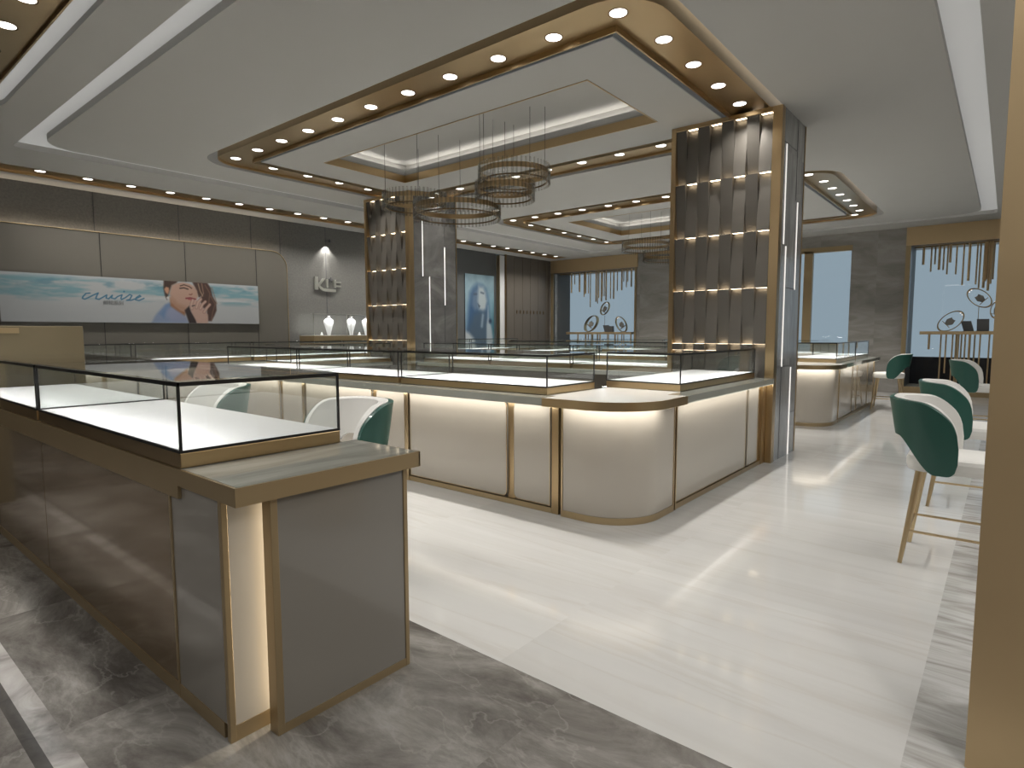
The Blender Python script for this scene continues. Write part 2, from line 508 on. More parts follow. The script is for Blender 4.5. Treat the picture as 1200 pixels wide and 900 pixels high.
# display bays
def bay(y0, y1, k):
    b = MB()
    struct(MB().box(XW-.06, XW+.02, y0-.09, y1+.09, 3.30, 3.695).build('trim_%d' % (k+8), 'gold_satin'))   # header
    b.box(XW-.04, XW+.05, y1, y1+.09, 0, 3.30); b.box(XW-.04, XW+.05, y0-.05, y0, 0, 3.30)
    b.box(XW-.04, XW+.95, y0, y1, 0, 0.16)                                   # sill
    struct(b.build('window_%d' % k, 'gold_paint'))
    s_ = MB()
    s_.box(XW+.2, XW+.95, y1, y1+.06, 0, 3.4); s_.box(XW+.2, XW+.95, y0-.06, y0, 0, 3.4)
    struct(s_.build('trim_%d' % (k+6), 'panel_taupe'))
    struct(MB().box(XW+.02, XW+.95, y0-.05, y1+.05, 3.29, 3.4).build('ceiling', 'gold_dark'))
    struct(MB().box(XW+.93, XW+.94, y0, y1, .16, 3.3).build('window_%d' % k, 'window_glass'))
bay(*W1, 2); bay(*W2, 3)
# parapet outside
struct(MB().box(18.2, 18.4, -12, 16, 0, 0.76).build('wall_outside', 'backdrop_dark'))
struct(MB().box(XW+.95, 18.4, -12, 16, -.12, 0).build('floor', 'backdrop_dark'))
struct(MB().box(XW, XW+.2, YW, 16, 0, 4.3).build('wall_far', 'wall_plain'))

# raised wall panel with rounded top corner and the banner
t = thing('raised_cladding', (2.5, YW, 0), 0, 'large taupe wall cladding with a rounded upper right corner behind the beach banner', 'cladding')
PR = 6.70; PT = 3.04
pts = [(XB, 0), (PR, 0)]+[(PR-.32+.32*math.cos(a), PT-.32+.32*math.sin(a)) for a in [R(i*9) for i in range(11)]]+[(XB, PT)]
MB((2.5, YW, 0)).prism(pts, YW-.14, YW-.10, 'y').build('board', 'panel_taupe', t)
e = MB((2.5, YW, 0))
pth = [(PR, YW-.145, 0.0)]+[(p[0], YW-.145, p[1]) for p in pts[2:]]
e.tube(pth, .007, 6)
e.build('edge_trim', 'gold_paint', t)
e = MB((2.5, YW, 0))
for x in (-1.9, -.6, .72, 2.06, 3.40, 4.715, 6.045): e.box(x-.005, x+.005, YW-.143, YW-.14, 0, PT)
e.build('joint', 'black_edge', t)
for x in (-1.2, 1.4, 3.9, 5.6):
    pass
area('light', (0.0, -.06, PT-.10), 8.2, .03, 15, t, UP, (1, .82, .6))

# painted pictures: colours held in a fine grid of vertices
def paint(name, w_px, h_px, wm_, hm, fn, es, parent=None):
    u, v = np.meshgrid(np.linspace(0, 1, w_px), np.linspace(0, 1, h_px))
    col = fn(u, v)
    vs = [(uu*wm_, 0, vv*hm) for uu, vv in zip(u.ravel(), v.ravel())]
    fs = [(j*w_px+i, j*w_px+i+1, (j+1)*w_px+i+1, (j+1)*w_px+i) for j in range(h_px-1) for i in range(w_px-1)]
    me = bpy.data.meshes.new(name); me.from_pydata(vs, [], fs)
    at = me.color_attributes.new('picture', 'FLOAT_COLOR', 'POINT')
    rgba = np.ones((w_px*h_px, 4), dtype=np.float32)
    lin = np.clip(col.reshape(-1, 3)/255.0, 0, 1)
    lin = np.where(lin <= 0.04045, lin/12.92, ((lin+0.055)/1.055)**2.4)
    rgba[:, :3] = lin
    at.data.foreach_set('color', rgba.ravel())
    mt, nt, b = new_mat(name+'_print')
    a = nt.nodes.new('ShaderNodeVertexColor'); a.layer_name = 'picture'
    nt.links.new(a.outputs[0], b.inputs['Base Color'])
    nt.links.new(a.outputs[0], b.inputs['Emission Color'])
    b.inputs['Emission Strength'].default_value = es
    b.inputs['Roughness'].default_value = 0.5
    me.materials.append(mt)
    o = bpy.data.objects.new(name, me); C.objects.link(o)
    if parent: o.parent = parent
    return o
def sdpoly(u, v, poly, asp):
    P = [(p[0]*asp, p[1]) for p in poly]
    x = u*asp
    inside = np.zeros(u.shape, bool); d = np.full(u.shape, 1e9)
    for i in range(len(P)):
        (x0, y0), (x1, y1) = P[i], P[(i+1) % len(P)]
        c = ((y0 > v) != (y1 > v)) & (x < (x1-x0)*(v-y0)/((y1-y0) if y1 != y0 else 1e-9)+x0)
        inside ^= c
        dx, dy = x1-x0, y1-y0
        tt = np.clip(((x-x0)*dx+(v-y0)*dy)/(dx*dx+dy*dy+1e-12), 0, 1)
        d = np.minimum(d, np.hypot(x-x0-tt*dx, v-y0-tt*dy))
    return np.where(inside, -d, d)
def sdline(u, v, L, asp):
    x = u*asp; d = np.full(u.shape, 1e9)
    for (a, b), (c, e_) in zip(L[:-1], L[1:]):
        x0, y0, x1, y1 = a*asp, b, c*asp, e_
        dx, dy = x1-x0, y1-y0
        tt = np.clip(((x-x0)*dx+(v-y0)*dy)/(dx*dx+dy*dy+1e-12), 0, 1)
        d = np.minimum(d, np.hypot(x-x0-tt*dx, v-y0-tt*dy))
    return d
def over(col, c, sd, soft=0.012, a=1.0):
    k = (np.clip(0.5-sd/(2*soft), 0, 1)*a)[..., None]
    return col*(1-k)+np.array(c, float)*k
def vnoise(u, v, sx, sy, seed):
    rg = np.random.RandomState(seed)
    out = np.zeros(u.shape); amp = 1
    for o_ in range(4):
        g = rg.rand(int(sy)+3, int(sx)+3)
        x = u*sx; y = v*sy; xi = x.astype(int); yi = y.astype(int)
        fx = x-xi; fy = y-yi; fx = fx*fx*(3-2*fx); fy = fy*fy*(3-2*fy)
        out += amp*((g[yi, xi]*(1-fx)+g[yi, xi+1]*fx)*(1-fy)+(g[yi+1, xi]*(1-fx)+g[yi+1, xi+1]*fx)*fy)
        sx *= 2; sy *= 2; amp *= .5
    return out/1.875
def banner_fn(u, v):
    asp = 3.96/.74
    n = vnoise(u, v, 9, 10, 3); n2 = vnoise(u, v, 14, 6, 5)
    col = np.ones(u.shape+(3,))*np.array([203., 206, 207])
    sea = np.clip((v-.42)/.12, 0, 1)*np.clip((n-.42)*5, 0, 1)
    col = col*(1-sea[..., None]*.85)+np.array([128, 178, 190])*sea[..., None]*.85
    deep = np.clip((v-.70)/.1, 0, 1)*np.clip((n2-.52)*6, 0, 1)
    col = col*(1-deep[..., None]*.6)+np.array([95, 150, 170])*deep[..., None]*.6
    top = np.clip((v-.9)/.08, 0, 1)*.8
    col = col*(1-top[..., None])+np.array([214, 219, 222])*top[..., None]
    foam = np.exp(-((v-.55-.04*n2)/.035)**2)*np.clip((n2-.4)*3, 0, 1)
    col = col*(1-foam[..., None]*.7)+np.array([228, 230, 230])*foam[..., None]*.7
    O = over
    hairr=[(0.687,1.02),(0.754,1.02),(0.77,0.883),(0.776,0.684),(0.792,0.532),(0.792,0.33),(0.781,0.195),(0.767,0.06),(0.751,0.059),(0.748,0.259),(0.75,0.413),(0.733,0.367),(0.722,0.518),(0.727,0.629),(0.708,0.734),(0.701,0.863)]
    col = O(col, (84, 58, 50), sdpoly(u, v, hairr, asp), .02)
    for L in ([(0.768,0.683),(0.787,0.487),(0.773,0.261),(0.767,0.082)], [(0.775,0.9),(0.785,0.7),(0.795,0.5)], [(.745,.95),(.765,.75),(.757,.5)]):
        col = O(col, (150, 118, 100), sdline(u, v, L, asp)-.012, .012, .7)
    col = O(col, (150, 168, 200), sdpoly(u, v, [(0.523,0.147),(0.534,0.232),(0.569,0.447),(0.586,0.482),(0.616,0.349),(0.645,0.224),(0.667,0.0),(0.51,0.0)], asp), .03)
    col = O(col, (112, 150, 196), sdpoly(u, v, [(.545,.22),(.572,.42),(.59,.47),(.60,.40),(.575,.28),(.56,.12)], asp), .04, .8)
    col = O(col, (172, 176, 205), sdpoly(u, v, [(0.575,0.343),(0.594,0.409),(0.642,0.224),(0.66,0.052),(0.591,0.048),(0.57,0.194)], asp), .05, .7)
    col = O(col, (166, 112, 72), sdpoly(u, v, [(0.59,0.60),(0.671,0.509),(0.662,0.356),(0.648,0.19),(0.616,0.306),(0.591,0.409)], asp), .03)
    col = O(col, (72, 52, 42), sdpoly(u, v, [(0.568,1.03),(0.63,1.03),(0.618,0.955),(0.6,0.897),(0.594,0.81),(0.584,0.682),(0.577,0.553),(0.569,0.656),(0.565,0.824)], asp), .02)
    col = O(col, (206, 168, 148), sdpoly(u, v, [(0.594,0.81),(0.6,0.897),(0.622,0.956),(0.648,0.987),(0.675,0.963),(0.694,0.905),(0.709,0.799),(0.712,0.67),(0.703,0.58),(0.687,0.555),(0.675,0.487),(0.666,0.356),(0.65,0.268),(0.631,0.309),(0.609,0.411),(0.595,0.494),(0.592,0.62),(0.588,0.703)], asp), .025)
    col = O(col, (176, 130, 104), sdpoly(u, v, [(.597,.62),(.62,.47),(.65,.40),(.66,.30),(.63,.31),(.60,.42)], asp), .06, .7)
    col = O(col, (214, 160, 128), sdpoly(u, v, [(0.568,0.803),(0.576,0.857),(0.587,0.84),(0.588,0.767),(0.582,0.68),(0.573,0.721)], asp), .015)
    col = O(col, (240, 238, 235), np.hypot((u-.581)*asp, v-.60)-.028, .01)
    for L, c, wd in (([(0.636,0.898),(0.652,0.93),(0.674,0.894),(0.684,0.853)], (80, 55, 45), .012), ([(0.634,0.839),(0.651,0.855),(0.668,0.828)], (60, 42, 38), .014),
                     ([(0.673,0.703),(0.68,0.695),(0.685,0.717)], (150, 95, 80), .012), ([(0.658,0.603),(0.676,0.618),(0.688,0.605),(0.699,0.59)], (150, 60, 70), .018), ([(.668,.585),(.69,.575)], (180, 80, 85), .014),
                     ([(0.714,0.976),(0.721,0.803),(0.732,0.675)], (190, 165, 140), .010), ([(0.73,0.98),(0.736,0.741),(0.719,0.606)], (170, 140, 118), .010), ([(.70,.98),(.712,.8),(.716,.66)], (84, 58, 50), .016)):
        col = O(col, c, sdline(u, v, L, asp)-wd, .01)
    col = O(col, (44, 30, 30), sdpoly(u, v, [(0.65,0.311),(0.67,0.422),(0.677,0.293),(0.699,0.099),(0.698,0.0),(0.667,0.0),(0.657,0.182)], asp), .02)
    col = O(col, (212, 176, 160), sdpoly(u, v, [(0.679,0.51),(0.699,0.579),(0.718,0.518),(0.733,0.367),(0.752,0.214),(0.751,0.0),(0.702,0.0),(0.68,0.249),(0.672,0.401)], asp), .02)
    for L in ([(0.681,0.359),(0.68,0.467),(0.687,0.566)], [(0.701,0.383),(0.711,0.528),(0.723,0.595)], [(0.719,0.364),(0.73,0.476),(0.743,0.541)], [(0.735,0.279),(0.749,0.391),(0.762,0.471)]):
        col = O(col, (150, 105, 92), sdline(u, v, L, asp)-.036, .012, .8)
        col = O(col, (218, 184, 168), sdline(u, v, L, asp)-.026, .012)
    col = O(col, (70, 60, 60), sdline(u, v, [(.683, .42), (.694, .44)], asp)-.012, .008)
    T = [(0.287,0.618),(0.273,0.609),(0.262,0.557),(0.26,0.529),(0.268,0.517),(0.282,0.548),(0.298,0.587),(0.316,0.626),(0.309,0.568),(0.306,0.533),(0.317,0.521),(0.329,0.552),(0.346,0.598),(0.343,0.548),(0.352,0.536),(0.366,0.597),(0.362,0.552),(0.375,0.541),(0.385,0.579),(0.402,0.611),(0.397,0.553),(0.399,0.532),(0.413,0.564),(0.431,0.622),(0.439,0.606),(0.43,0.539),(0.418,0.522),(0.435,0.525),(0.455,0.559),(0.473,0.599),(0.469,0.614),(0.455,0.574),(0.452,0.537),(0.465,0.525),(0.485,0.566)]
    T = [(a, .57+(b-.57)*1.35) for a, b in T]
    col = O(col, (46, 118, 158), sdline(u, v, T, asp)-.012, .008)
    col = O(col, (46, 118, 158), np.hypot((u-.41)*asp, v-.70)-.018, .008)
    return col
BX0, BX1, BZ0, BZ1 = 2.07, 6.041, 1.5745, 2.3145
t = thing('beach_banner', (BX0, YW-.185, BZ0), 0, 'long horizontal light box banner with a woman in a blue shirt and the word cruise', 'banner')
e = MB().box(0, BX1-BX0, .006, .03, 0, BZ1-BZ0)
e.build('backing', 'dark_grey', t)
paint('print', 640, 120, BX1-BX0, BZ1-BZ0, lambda u, v: banner_fn(u, v)*.68, .10, t)
def text(body, size, loc, mat, parent, name, ext=.002, rot=(R(90), 0, 0)):
    cu = bpy.data.curves.new(name, 'FONT'); cu.body = body; cu.size = size; cu.extrude = ext
    cu.align_x = 'LEFT'
    tmp = bpy.data.objects.new(name, cu); C.objects.link(tmp)
    dg = bpy.context.evaluated_depsgraph_get()
    me = bpy.data.meshes.new_from_object(tmp.evaluated_get(dg))
    bpy.data.objects.remove(tmp)
    me.materials.clear(); me.materials.append(MATS[mat])
    o = bpy.data.objects.new(name, me); C.objects.link(o)
    o.location = loc; o.rotation_euler = rot
    if parent: o.parent = parent
    return o
text('邮轮系列', .075, (1.315, -.003, .30), 'plate_grey', t, 'subtitle', .001)

def poster_fn(u, v):
    asp = 1.225/2.09
    n = vnoise(u, v, 4, 6, 9)
    col = np.ones(u.shape+(3,))*np.array([150., 178, 190])
    k = np.clip((u-.55)*2.2, 0, 1)*np.clip((.85-v)*2, 0, 1)
    col = col*(1-k[..., None])+np.array([62, 112, 128])*k[..., None]
    col += ((n-.5)*50)[..., None]
    O = over
    col = O(col, (62, 96, 134), sdpoly(u, v, [(0.03,0.233),(0.099,0.548),(0.166,0.738),(0.262,0.816),(0.407,0.866),(0.585,0.856),(0.7,0.805),(0.783,0.703),(0.814,0.522),(0.844,0.233),(0.8,-.02),(0.1,-.02)], asp), .05)
    col = O(col, (104, 126, 150), sdpoly(u, v, [(0.244,0.702),(0.325,0.793),(0.454,0.81),(0.45,0.528),(0.32,0.514),(0.226,0.588)], asp), .03)
    col = O(col, (184, 196, 200), sdpoly(u, v, [(0.438,0.803),(0.45,.845),(0.618,0.835),(0.7,0.763),(0.749,0.651),(0.696,0.533),(0.613,0.493),(0.465,0.523),(0.419,0.643)], asp), .03)
    col = O(col, (70, 84, 100), sdpoly(u, v, [(0.42,0.61),(0.51,0.575),(0.466,0.545)], asp), .012)
    col = O(col, (96, 112, 128), sdline(u, v, [(0.535,0.761),(0.63,0.75)], asp)-.012, .01)
    col = O(col, (80, 96, 116), sdline(u, v, [(0.30,0.73),(0.38,0.735)], asp)-.014, .01)
    col = O(col, (78, 100, 120), sdpoly(u, v, [(0.1,0.246),(0.287,0.463),(0.482,0.504),(0.713,0.507),(0.81,0.233),(0.672,-.02),(0.2,-.02)], asp), .05)
    col = O(col, (178, 192, 200), sdpoly(u, v, [(0.781,0.586),(0.812,0.417),(0.896,0.286),(0.962,0.101),(0.95,-.02),(0.72,-.02),(0.727,0.312),(0.762,0.416)], asp), .02)
    col = O(col, (150, 170, 186), sdline(u, v, [(.60, .45), (.56, .30)], asp)-.02, .02)
    col = O(col, (30, 52, 78), np.hypot((u-.86)*asp, v-.37)-.03, .02)
    col = O(col, (196, 204, 208), sdpoly(u, v, [(-.04,0.245),(0.123,0.208),(0.313,0.118),(0.376,-.02),(-.04,-.02)], asp), .03)
    return col
t = thing('portrait_poster', (12.21, YW+.09, .95), 0, 'upright blue toned portrait poster of a woman raising her hand', 'poster')
MB().box(0, 1.225, .004, .03, 0, 2.09).build('backing', 'dark_grey', t)
paint('print', 120, 200, 1.225, 2.09, lambda u, v: poster_fn(u, v)*.82, .10, t)

# raised sign on the grey wall
t = thing('wall_sign', (7.4, YW-.06, 2.3), 0, 'raised metal letter sign with a star on the grey wall under the spotlight', 'sign')
s = MB()
s.box(0, .08, 0, .04, .03, .31)
s.build('letter', 'silver', t)
s = MB(); s.prism([(.08, .14), (.20, .28), (.26, .28), (.12, .12)], 0, .04, 'y'); s.build('letter', 'silver', t)
s = MB()
top = [(.09, .17), (.15, .10), (.21, .065), (.30, .06), (.52, .055)]
bot = [(.52, .0), (.30, .0), (.19, .01), (.12, .05), (.07, .12)]
s.prism(top+bot, 0, .045, 'y'); s.build('letter', 'silver', t)
s = MB(); s.box(.285, .325, .0, .03, .085, .27); s.build('letter', 'silver', t)
s = MB(); s.box(.49, .53, 0, .04, .09, .27); s.box(.53, .66, 0, .04, .20, .235); s.box(.53, .66, 0, .04, .115, .15); s.build('letter', 'silver', t)
s = MB()
st = []
for i in range(10):
    a = R(90+36*i); r_ = .06 if i % 2 == 0 else .026
    st.append((.40+r_*math.cos(a), .255+r_*math.sin(a)))
s.prism(st, 0, .03, 'y'); s.build('star', 'dark_grey', t)
t = thing('wall_spotlight', (7.72, YW-.16, 3.40), 0, 'small wall washer spotlight above the metal letter sign', 'spotlight')
MB().lathe([(.028, -.05), (.03, 0), (.012, .02)], n=16).build('lamp_head', 'dark_grey', t)
MB().box(-.01, .01, 0, .16, -.01, .01).build('arm', 'dark_grey', t)
for an, pw, bl in ((26, 60, .6), (104, 34, .7)):
    d = bpy.data.lights.new('light', 'SPOT'); d.energy = pw; d.spot_size = R(an); d.spot_blend = bl; d.shadow_soft_size = .01; d.color = (1, .97, .92)
    o = bpy.data.objects.new('light', d); C.objects.link(o); o.parent = t; o.location = (0, .09, -.07); o.rotation_euler = (R(3), 0, 0)
# faint small raised lettering on the timber panels, unreadable in the photograph
t = thing('panel_lettering', (14.35, YW-.04, 1.97), 0, 'row of faint small raised letters on the timber panels', 'lettering')
for i in range(9):
    x = i*.17
    MB().box(x, x+.028, 0, .015, 0, .10).build('letter', 'gold_dark', t)

# ------------------------------------------------------------------ downlights
dl = thing('downlight', (0, 0, 0), 0, '', 'downlight')
MB().lathe([(.066, .0), (.075, -.004), (.075, .012), (.066, .012), (.066, .0)], n=24).build('trim_ring', 'gold_dark', dl, True)
MB().lathe([(.0001, -.001), (.064, -.001), (.064, .010), (.0001, .010)], n=24).build('lens', 'led_lens', dl)
ar = area('light', (0, 0, -.012), .126, .126, P_DOWN, dl, (0, 0, 0), (1, .96, .90), 112)
ar.data.shape = 'DISK'
dl_first = [True]
def downlight(x, y, label, group, z=ZL):
    if dl_first[0]:
        dl_first[0] = False
        dl.location = (x, y, z); dl['label'] = label; dl['group'] = group
        return dl
    return dup(dl, (x, y, z), 0, label, group)

for dx_, nm_ in ((.35, 'first'), (-.45, 'second')):  # unseen downlights added to brighten the face of the gold pillar
    downlight(1.35, dx_-.25, '%s added unseen downlight brightening the gold pillar at the right' % nm_, 'added pillar fill downlights', ZC-.014)
# ------------------------------------------------------------------ ceiling rings
def ring(rc, label, name, w_out=.246, w_in=.175, panel=True, trim=None):
    o = (rc[0], rc[2], ZC)
    t = thing('ceiling_light_ring', o, 0, label, 'ceiling light frame')
    A = rrect(*off(rc, w_out), .42); B = rrect(*off(rc, w_out-.014), .41)
    s = MB(o)
    s.strip(z_(A, ZC), z_(A, ZC+.34)); s.strip(z_(B, ZC), z_(B, ZC+.34)); s.strip(z_(A, ZC), z_(B, ZC)); s.strip(z_(A, ZC+.34), z_(B, ZC+.34))
    s.build('outer_frame', 'gold', t, True)
    D = rrect(*off(rc, -w_in), .004); E_ = rrect(*off(rc, -w_in-.014), .003)
    s = MB(o)
    s.strip(z_(D, ZC-.015), z_(D, ZC+.34)); s.strip(z_(E_, ZC-.015), z_(E_, ZC+.34)); s.strip(z_(D, ZC-.015), z_(E_, ZC-.015)); s.strip(z_(D, ZC+.34), z_(E_, ZC+.34))
    s.build('inner_frame', 'gold', t)
    s = MB(o)
    s.strip(z_(B, ZL), z_(D, ZL)); s.strip(z_(B, ZL+.012), z_(D, ZL+.012)); s.strip(z_(B, ZL), z_(B, ZL+.012)); s.strip(z_(D, ZL), z_(D, ZL+.012))
    s.build('light_panel', 'gold', t)
    # dim luminous strip in the gap between the gold frame and the ceiling
    G0 = rrect(*off(rc, w_out+.001), .42); G1 = rrect(*off(rc, .40 if name != 'zero' else .38), .5)
    s = MB(o)
    gz = .05 if name == 'zero' else .20
    for q in (gz, gz+.012): s.strip(z_(G0, ZC+q), z_(G1, ZC+q))
    s.strip(z_(G0, ZC+gz), z_(G0, ZC+gz+.012)); s.strip(z_(G1, ZC+gz), z_(G1, ZC+gz+.012))
    s.build('gap_light', 'glow_panel' if name == 'zero' else 'glow_gap', t)
    G0 = rrect(*off(rc, -w_in-.015), .003); G1 = rrect(*off(rc, -w_in-.014-.085), .003)
    s = MB(o)
    for q in (.05, .06): s.strip(z_(G0, ZC+q), z_(G1, ZC+q))
    s.strip(z_(G0, ZC+.05), z_(G0, ZC+.06)); s.strip(z_(G1, ZC+.05), z_(G1, ZC+.06))
    s.build('gap_light', 'glow_panel', t)
    if panel:
        pr = off(rc, -w_in-.014-.078)
        tr = trim
        pn = holed('ceiling', [rrect(*pr, .003, 2), rrect(*tr, .003, 2)], ZC, ZC+.12, 'ceiling_paint')
        struct(pn)
        # dark shadow gap edge
        P1 = rrect(*pr, .003, 2); P0 = rrect(*off(pr, .012), .003, 2)
        q = MB(); q.strip(z_(P0, ZC+.001), z_(P0, ZC+.12)); q.strip(z_(P1, ZC+.001), z_(P1, ZC+.12)); q.strip(z_(P0, ZC+.001), z_(P1, ZC+.001)); q.strip(z_(P0, ZC+.12), z_(P1, ZC+.12))
        struct(q.build('trim_20', 'ceiling_edge'))
        # recess above the panel
        r2 = off(tr, .13)
        box_ = MB()
        A2 = rrect(*r2, .003, 2)
        box_.strip(z_(A2, ZC+.12), z_(A2, ZC+.30)); box_.add(z_(A2, ZC+.30), [tuple(range(len(A2)))]); box_.add(z_(A2, ZC+.33), [tuple(range(len(A2)))])
        A3 = rrect(*off(tr, .15), .003, 2)
        box_.strip(z_(A3, ZC+.12), z_(A3, ZC+.33))
        struct(box_.build('ceiling', 'ceiling_paint'))
        # gold trim round the recess, stepped white cornice above it
        tt = thing('recess_trim', (tr[0], tr[2], ZC), 0, 'thin gold edge round the lit recess inside the %s ceiling ring' % {'one': 'large near', 'two': 'farther', 'zero': 'cropped upper left'}[name], 'ceiling trim')
        g = MB((tr[0], tr[2], ZC))
        T0 = rrect(*tr, .003, 2); T1 = rrect(*off(tr, -.012), .002, 2)
        g.strip(z_(T0, ZC-.006), z_(T0, ZC+.10)); g.strip(z_(T1, ZC-.006), z_(T1, ZC+.10)); g.strip(z_(T0, ZC-.006), z_(T1, ZC-.006)); g.strip(z_(T0, ZC+.1), z_(T1, ZC+.1))
        g.build('edge_trim', 'gold', tt)
        g = MB((tr[0], tr[2], ZC))
        K0 = rrect(*off(tr, .035), .003, 2); K1 = rrect(*off(tr, .05), .003, 2)
        g.strip(z_(K0, ZC+.121), z_(K0, ZC+.20)); g.strip(z_(K1, ZC+.121), z_(K1, ZC+.20)); g.strip(z_(K0, ZC+.20), z_(K1, ZC+.20)); g.strip(z_(K0, ZC+.121), z_(K1, ZC+.121))
        g.build('cornice', 'cove_white', tt)
        lx2, ly2 = tr[1]-tr[0], tr[3]-tr[2]
        for (px, py, sx, sy) in ((-.085, ly2/2, .03, ly2), (lx2+.085, ly2/2, .03, ly2), (lx2/2, -.085, lx2, .03), (lx2/2, ly2+.085, lx2, .03)):
            area('light', (px, py, .18), sx, sy, P_COVE*max(sx, sy), tt, UP)
    return t
ring(RING1, 'large gold framed ceiling light ring set with round downlights over the central counter island', 'one', trim=(4.84, 6.27, 3.09, 7.30))
ring(RING2, 'farther gold framed ceiling light ring set with round downlights over the back counter island', 'two', trim=(10.67, 12.9, 3.2, 7.25))
ring(RING0, 'cropped gold framed ceiling light ring set with downlights at the upper left photo corner', 'zero', w_out=.20, w_in=.175, trim=(-.8, .4, 3.3, 7.0))
# trough along the left wall
o0 = (1.6, TR_Y, ZC)
t = thing('ceiling_light_trough', o0, 0, 'long straight gold lined trough of small downlights along the left wall ceiling', 'ceiling light trough')
tx0, tx1 = 1.61, 15.61
s = MB(o0)
for y0, y1 in ((TR_Y-.245, TR_Y-.23), (TR_Y+.23, TR_Y+.245)): s.box(tx0, tx1, y0, y1, ZC-.004, ZC+.3)
s.box(tx0, tx0+.012, TR_Y-.24, TR_Y+.24, ZC, ZC+.3); s.box(tx1-.012, tx1, TR_Y-.24, TR_Y+.24, ZC, ZC+.3)
s.build('side_frame', 'gold', t)
MB(o0).box(tx0, tx1, TR_Y-.235, TR_Y+.235, ZL, ZL+.012).build('light_panel', 'gold', t)
for i in range(23):
    downlight(2.53+.5835*i, TR_Y, '%s small downlight from the left in the trough along the left wall' % ORD[i], 'downlights in the trough along the left wall')
def side_lights(P0, P1, n, txt, group, skip0=False):
    for i in range(n):
        if i == 0 and skip0: continue
        k = i/(n-1)
        downlight(P0[0]+(P1[0]-P0[0])*k, P0[1]+(P1[1]-P0[1])*k, '%s downlight from the %s' % (ORD[i], txt), group)
g = 'downlights of the large ceiling ring'
side_lights((4.06, 2.33), (4.03, 8.12), 11, 'nearest corner along the near left side of the large ceiling ring', g)
side_lights((4.06+.0, 2.25), (7.0, 2.25), 6, 'nearest corner along the near right side of the large ceiling ring', g, True)
side_lights((4.06, 8.19), (6.8, 8.19), 6, 'left corner along the wall side of the large ceiling ring', g, True)
side_lights((7.18, 2.9), (7.18, 7.6), 9, 'right pillar along the far side of the large ceiling ring', g)
g = 'downlights of the farther ceiling ring'
side_lights((9.90, 2.42), (9.90, 8.12), 11, 'right corner along the near side of the farther ceiling ring', g)
side_lights((9.94, 8.17), (13.8, 8.17), 7, 'left corner along the wall side of the farther ceiling ring', g, True)
side_lights((13.84, 7.54), (13.84, 2.5), 10, 'back left corner along the far side of the farther ceiling ring', g)
side_lights((9.9, 2.34), (13.4, 2.34), 7, 'right pillar along the near right side of the farther ceiling ring', g, True)
for i in range(7):
    downlight(1.24, 3.7+.575*i, '%s round downlight, nearest first, of the cropped upper left ceiling ring' % ORD[i], 'downlights of the cropped ceiling ring')

# ------------------------------------------------------------------ pillars
TW = .1325; TH = .597
def tile_mesh(flip):
    s = MB()
    n = 8
    front = []
    for i in range(n+1):
        k = i/n
        q = k if not flip else 1-k
        front.append((.084-.072*(q**0.75), k*TH+(.001 if i == 0 else 0)-(.001 if i == n else 0)))
    s.prism([(x, z) for x, z in front]+[(.094, TH-.001), (.094, .001)], .0015, TW-.0015, 'y')
    s.v = [(p[0], p[1], p[2]) for p in s.v]
    return s
def pillar(x, y, dx, dy, label, lines, joints, group='woven panel pillars'):
    o = (x, y, 0)
    t = thing('pillar', o, 0, label, 'pillar', group)
    MB().box(.10, dx, 0.004, dy-.004, 0, ZC).build('stone_core', 'stone_blue' if y < 4 else 'stone_dark', t)
    MB().box(.094, .10, 0.02, dy-.02, 0, ZC).build('backing', 'tile_bronze', t)
    f = MB()
    f.box(0, .10, 0, .095, 0, ZC, .004); f.box(0, .10, dy-.055, dy, 0, ZC, .004)
    f.box(0, .10, .095, dy-.055, 3.655, ZC, .002)
    f.box(dx-.012, dx+.004, -.004, .012, 0, ZC)
    f.build('frame', 'gold_paint' if False else 'gold', t)
    y0 = .10
    protos = []
    for fl_ in (False, True):
        protos.append(tile_mesh(fl_))
    n_made = {}
    led = MB()
    for j in range(8):
        typ = (j % 2)                 # j counts from the right (low y)
        flip = typ == 0
        for r_ in range(5):
            zb = 3.655-TH*(r_+1)
            if flip in n_made:
                c = n_made[flip].copy(); C.objects.link(c); c.parent = t
            else:
                c = protos[int(flip)].build('woven_tile', 'tile_bronze', t, True)
                n_made[flip] = c
            c.location = (0, y0+j*TW, zb)
        for r_ in range(6):
            zb = 3.655-TH*r_
            yy = y0+j*TW+.012
            if not flip: led.box(.020, .070, yy, yy+TW-.024, zb-.004, zb+.0005)
            else: led.box(.026, .072, yy, yy+TW-.024, zb-.0005, zb+.004)
    led.build('led_strip', 'led_warm', t)
    for lx_, z0, z1 in lines:
        MB().box(lx_-.007, lx_+.007, -.003, .006, z0, z1).build('light_line', 'led_white', t)
    jb = MB()
    for a in joints:
        if a[0] == 'h': jb.box(a[1], a[2], .001, .0045, a[3]-.004, a[3]+.004)
        else: jb.box(a[1]-.004, a[1]+.004, .001, .0045, a[2], a[3])
    jb.build('joint', 'dark_grey', t)
    return t
pillar(6.61, 1.88, .90, 1.20, 'right woven panel pillar, nearest the camera, with blue grey stone side and white light lines',
       [(.19, 2.32, 3.35), (.675, 1.87, 2.83), (.28, 1.02, 2.31), (.64, 0, 1.0)],
       [('h', .1, .6, 3.365), ('h', .1, .28, 2.318), ('h', .28, .68, 1.875), ('h', .1, .64, 1.02), ('h', .64, .9, .48), ('v', .60, 2.83, ZC), ('v', .28, 0, 1.02)])
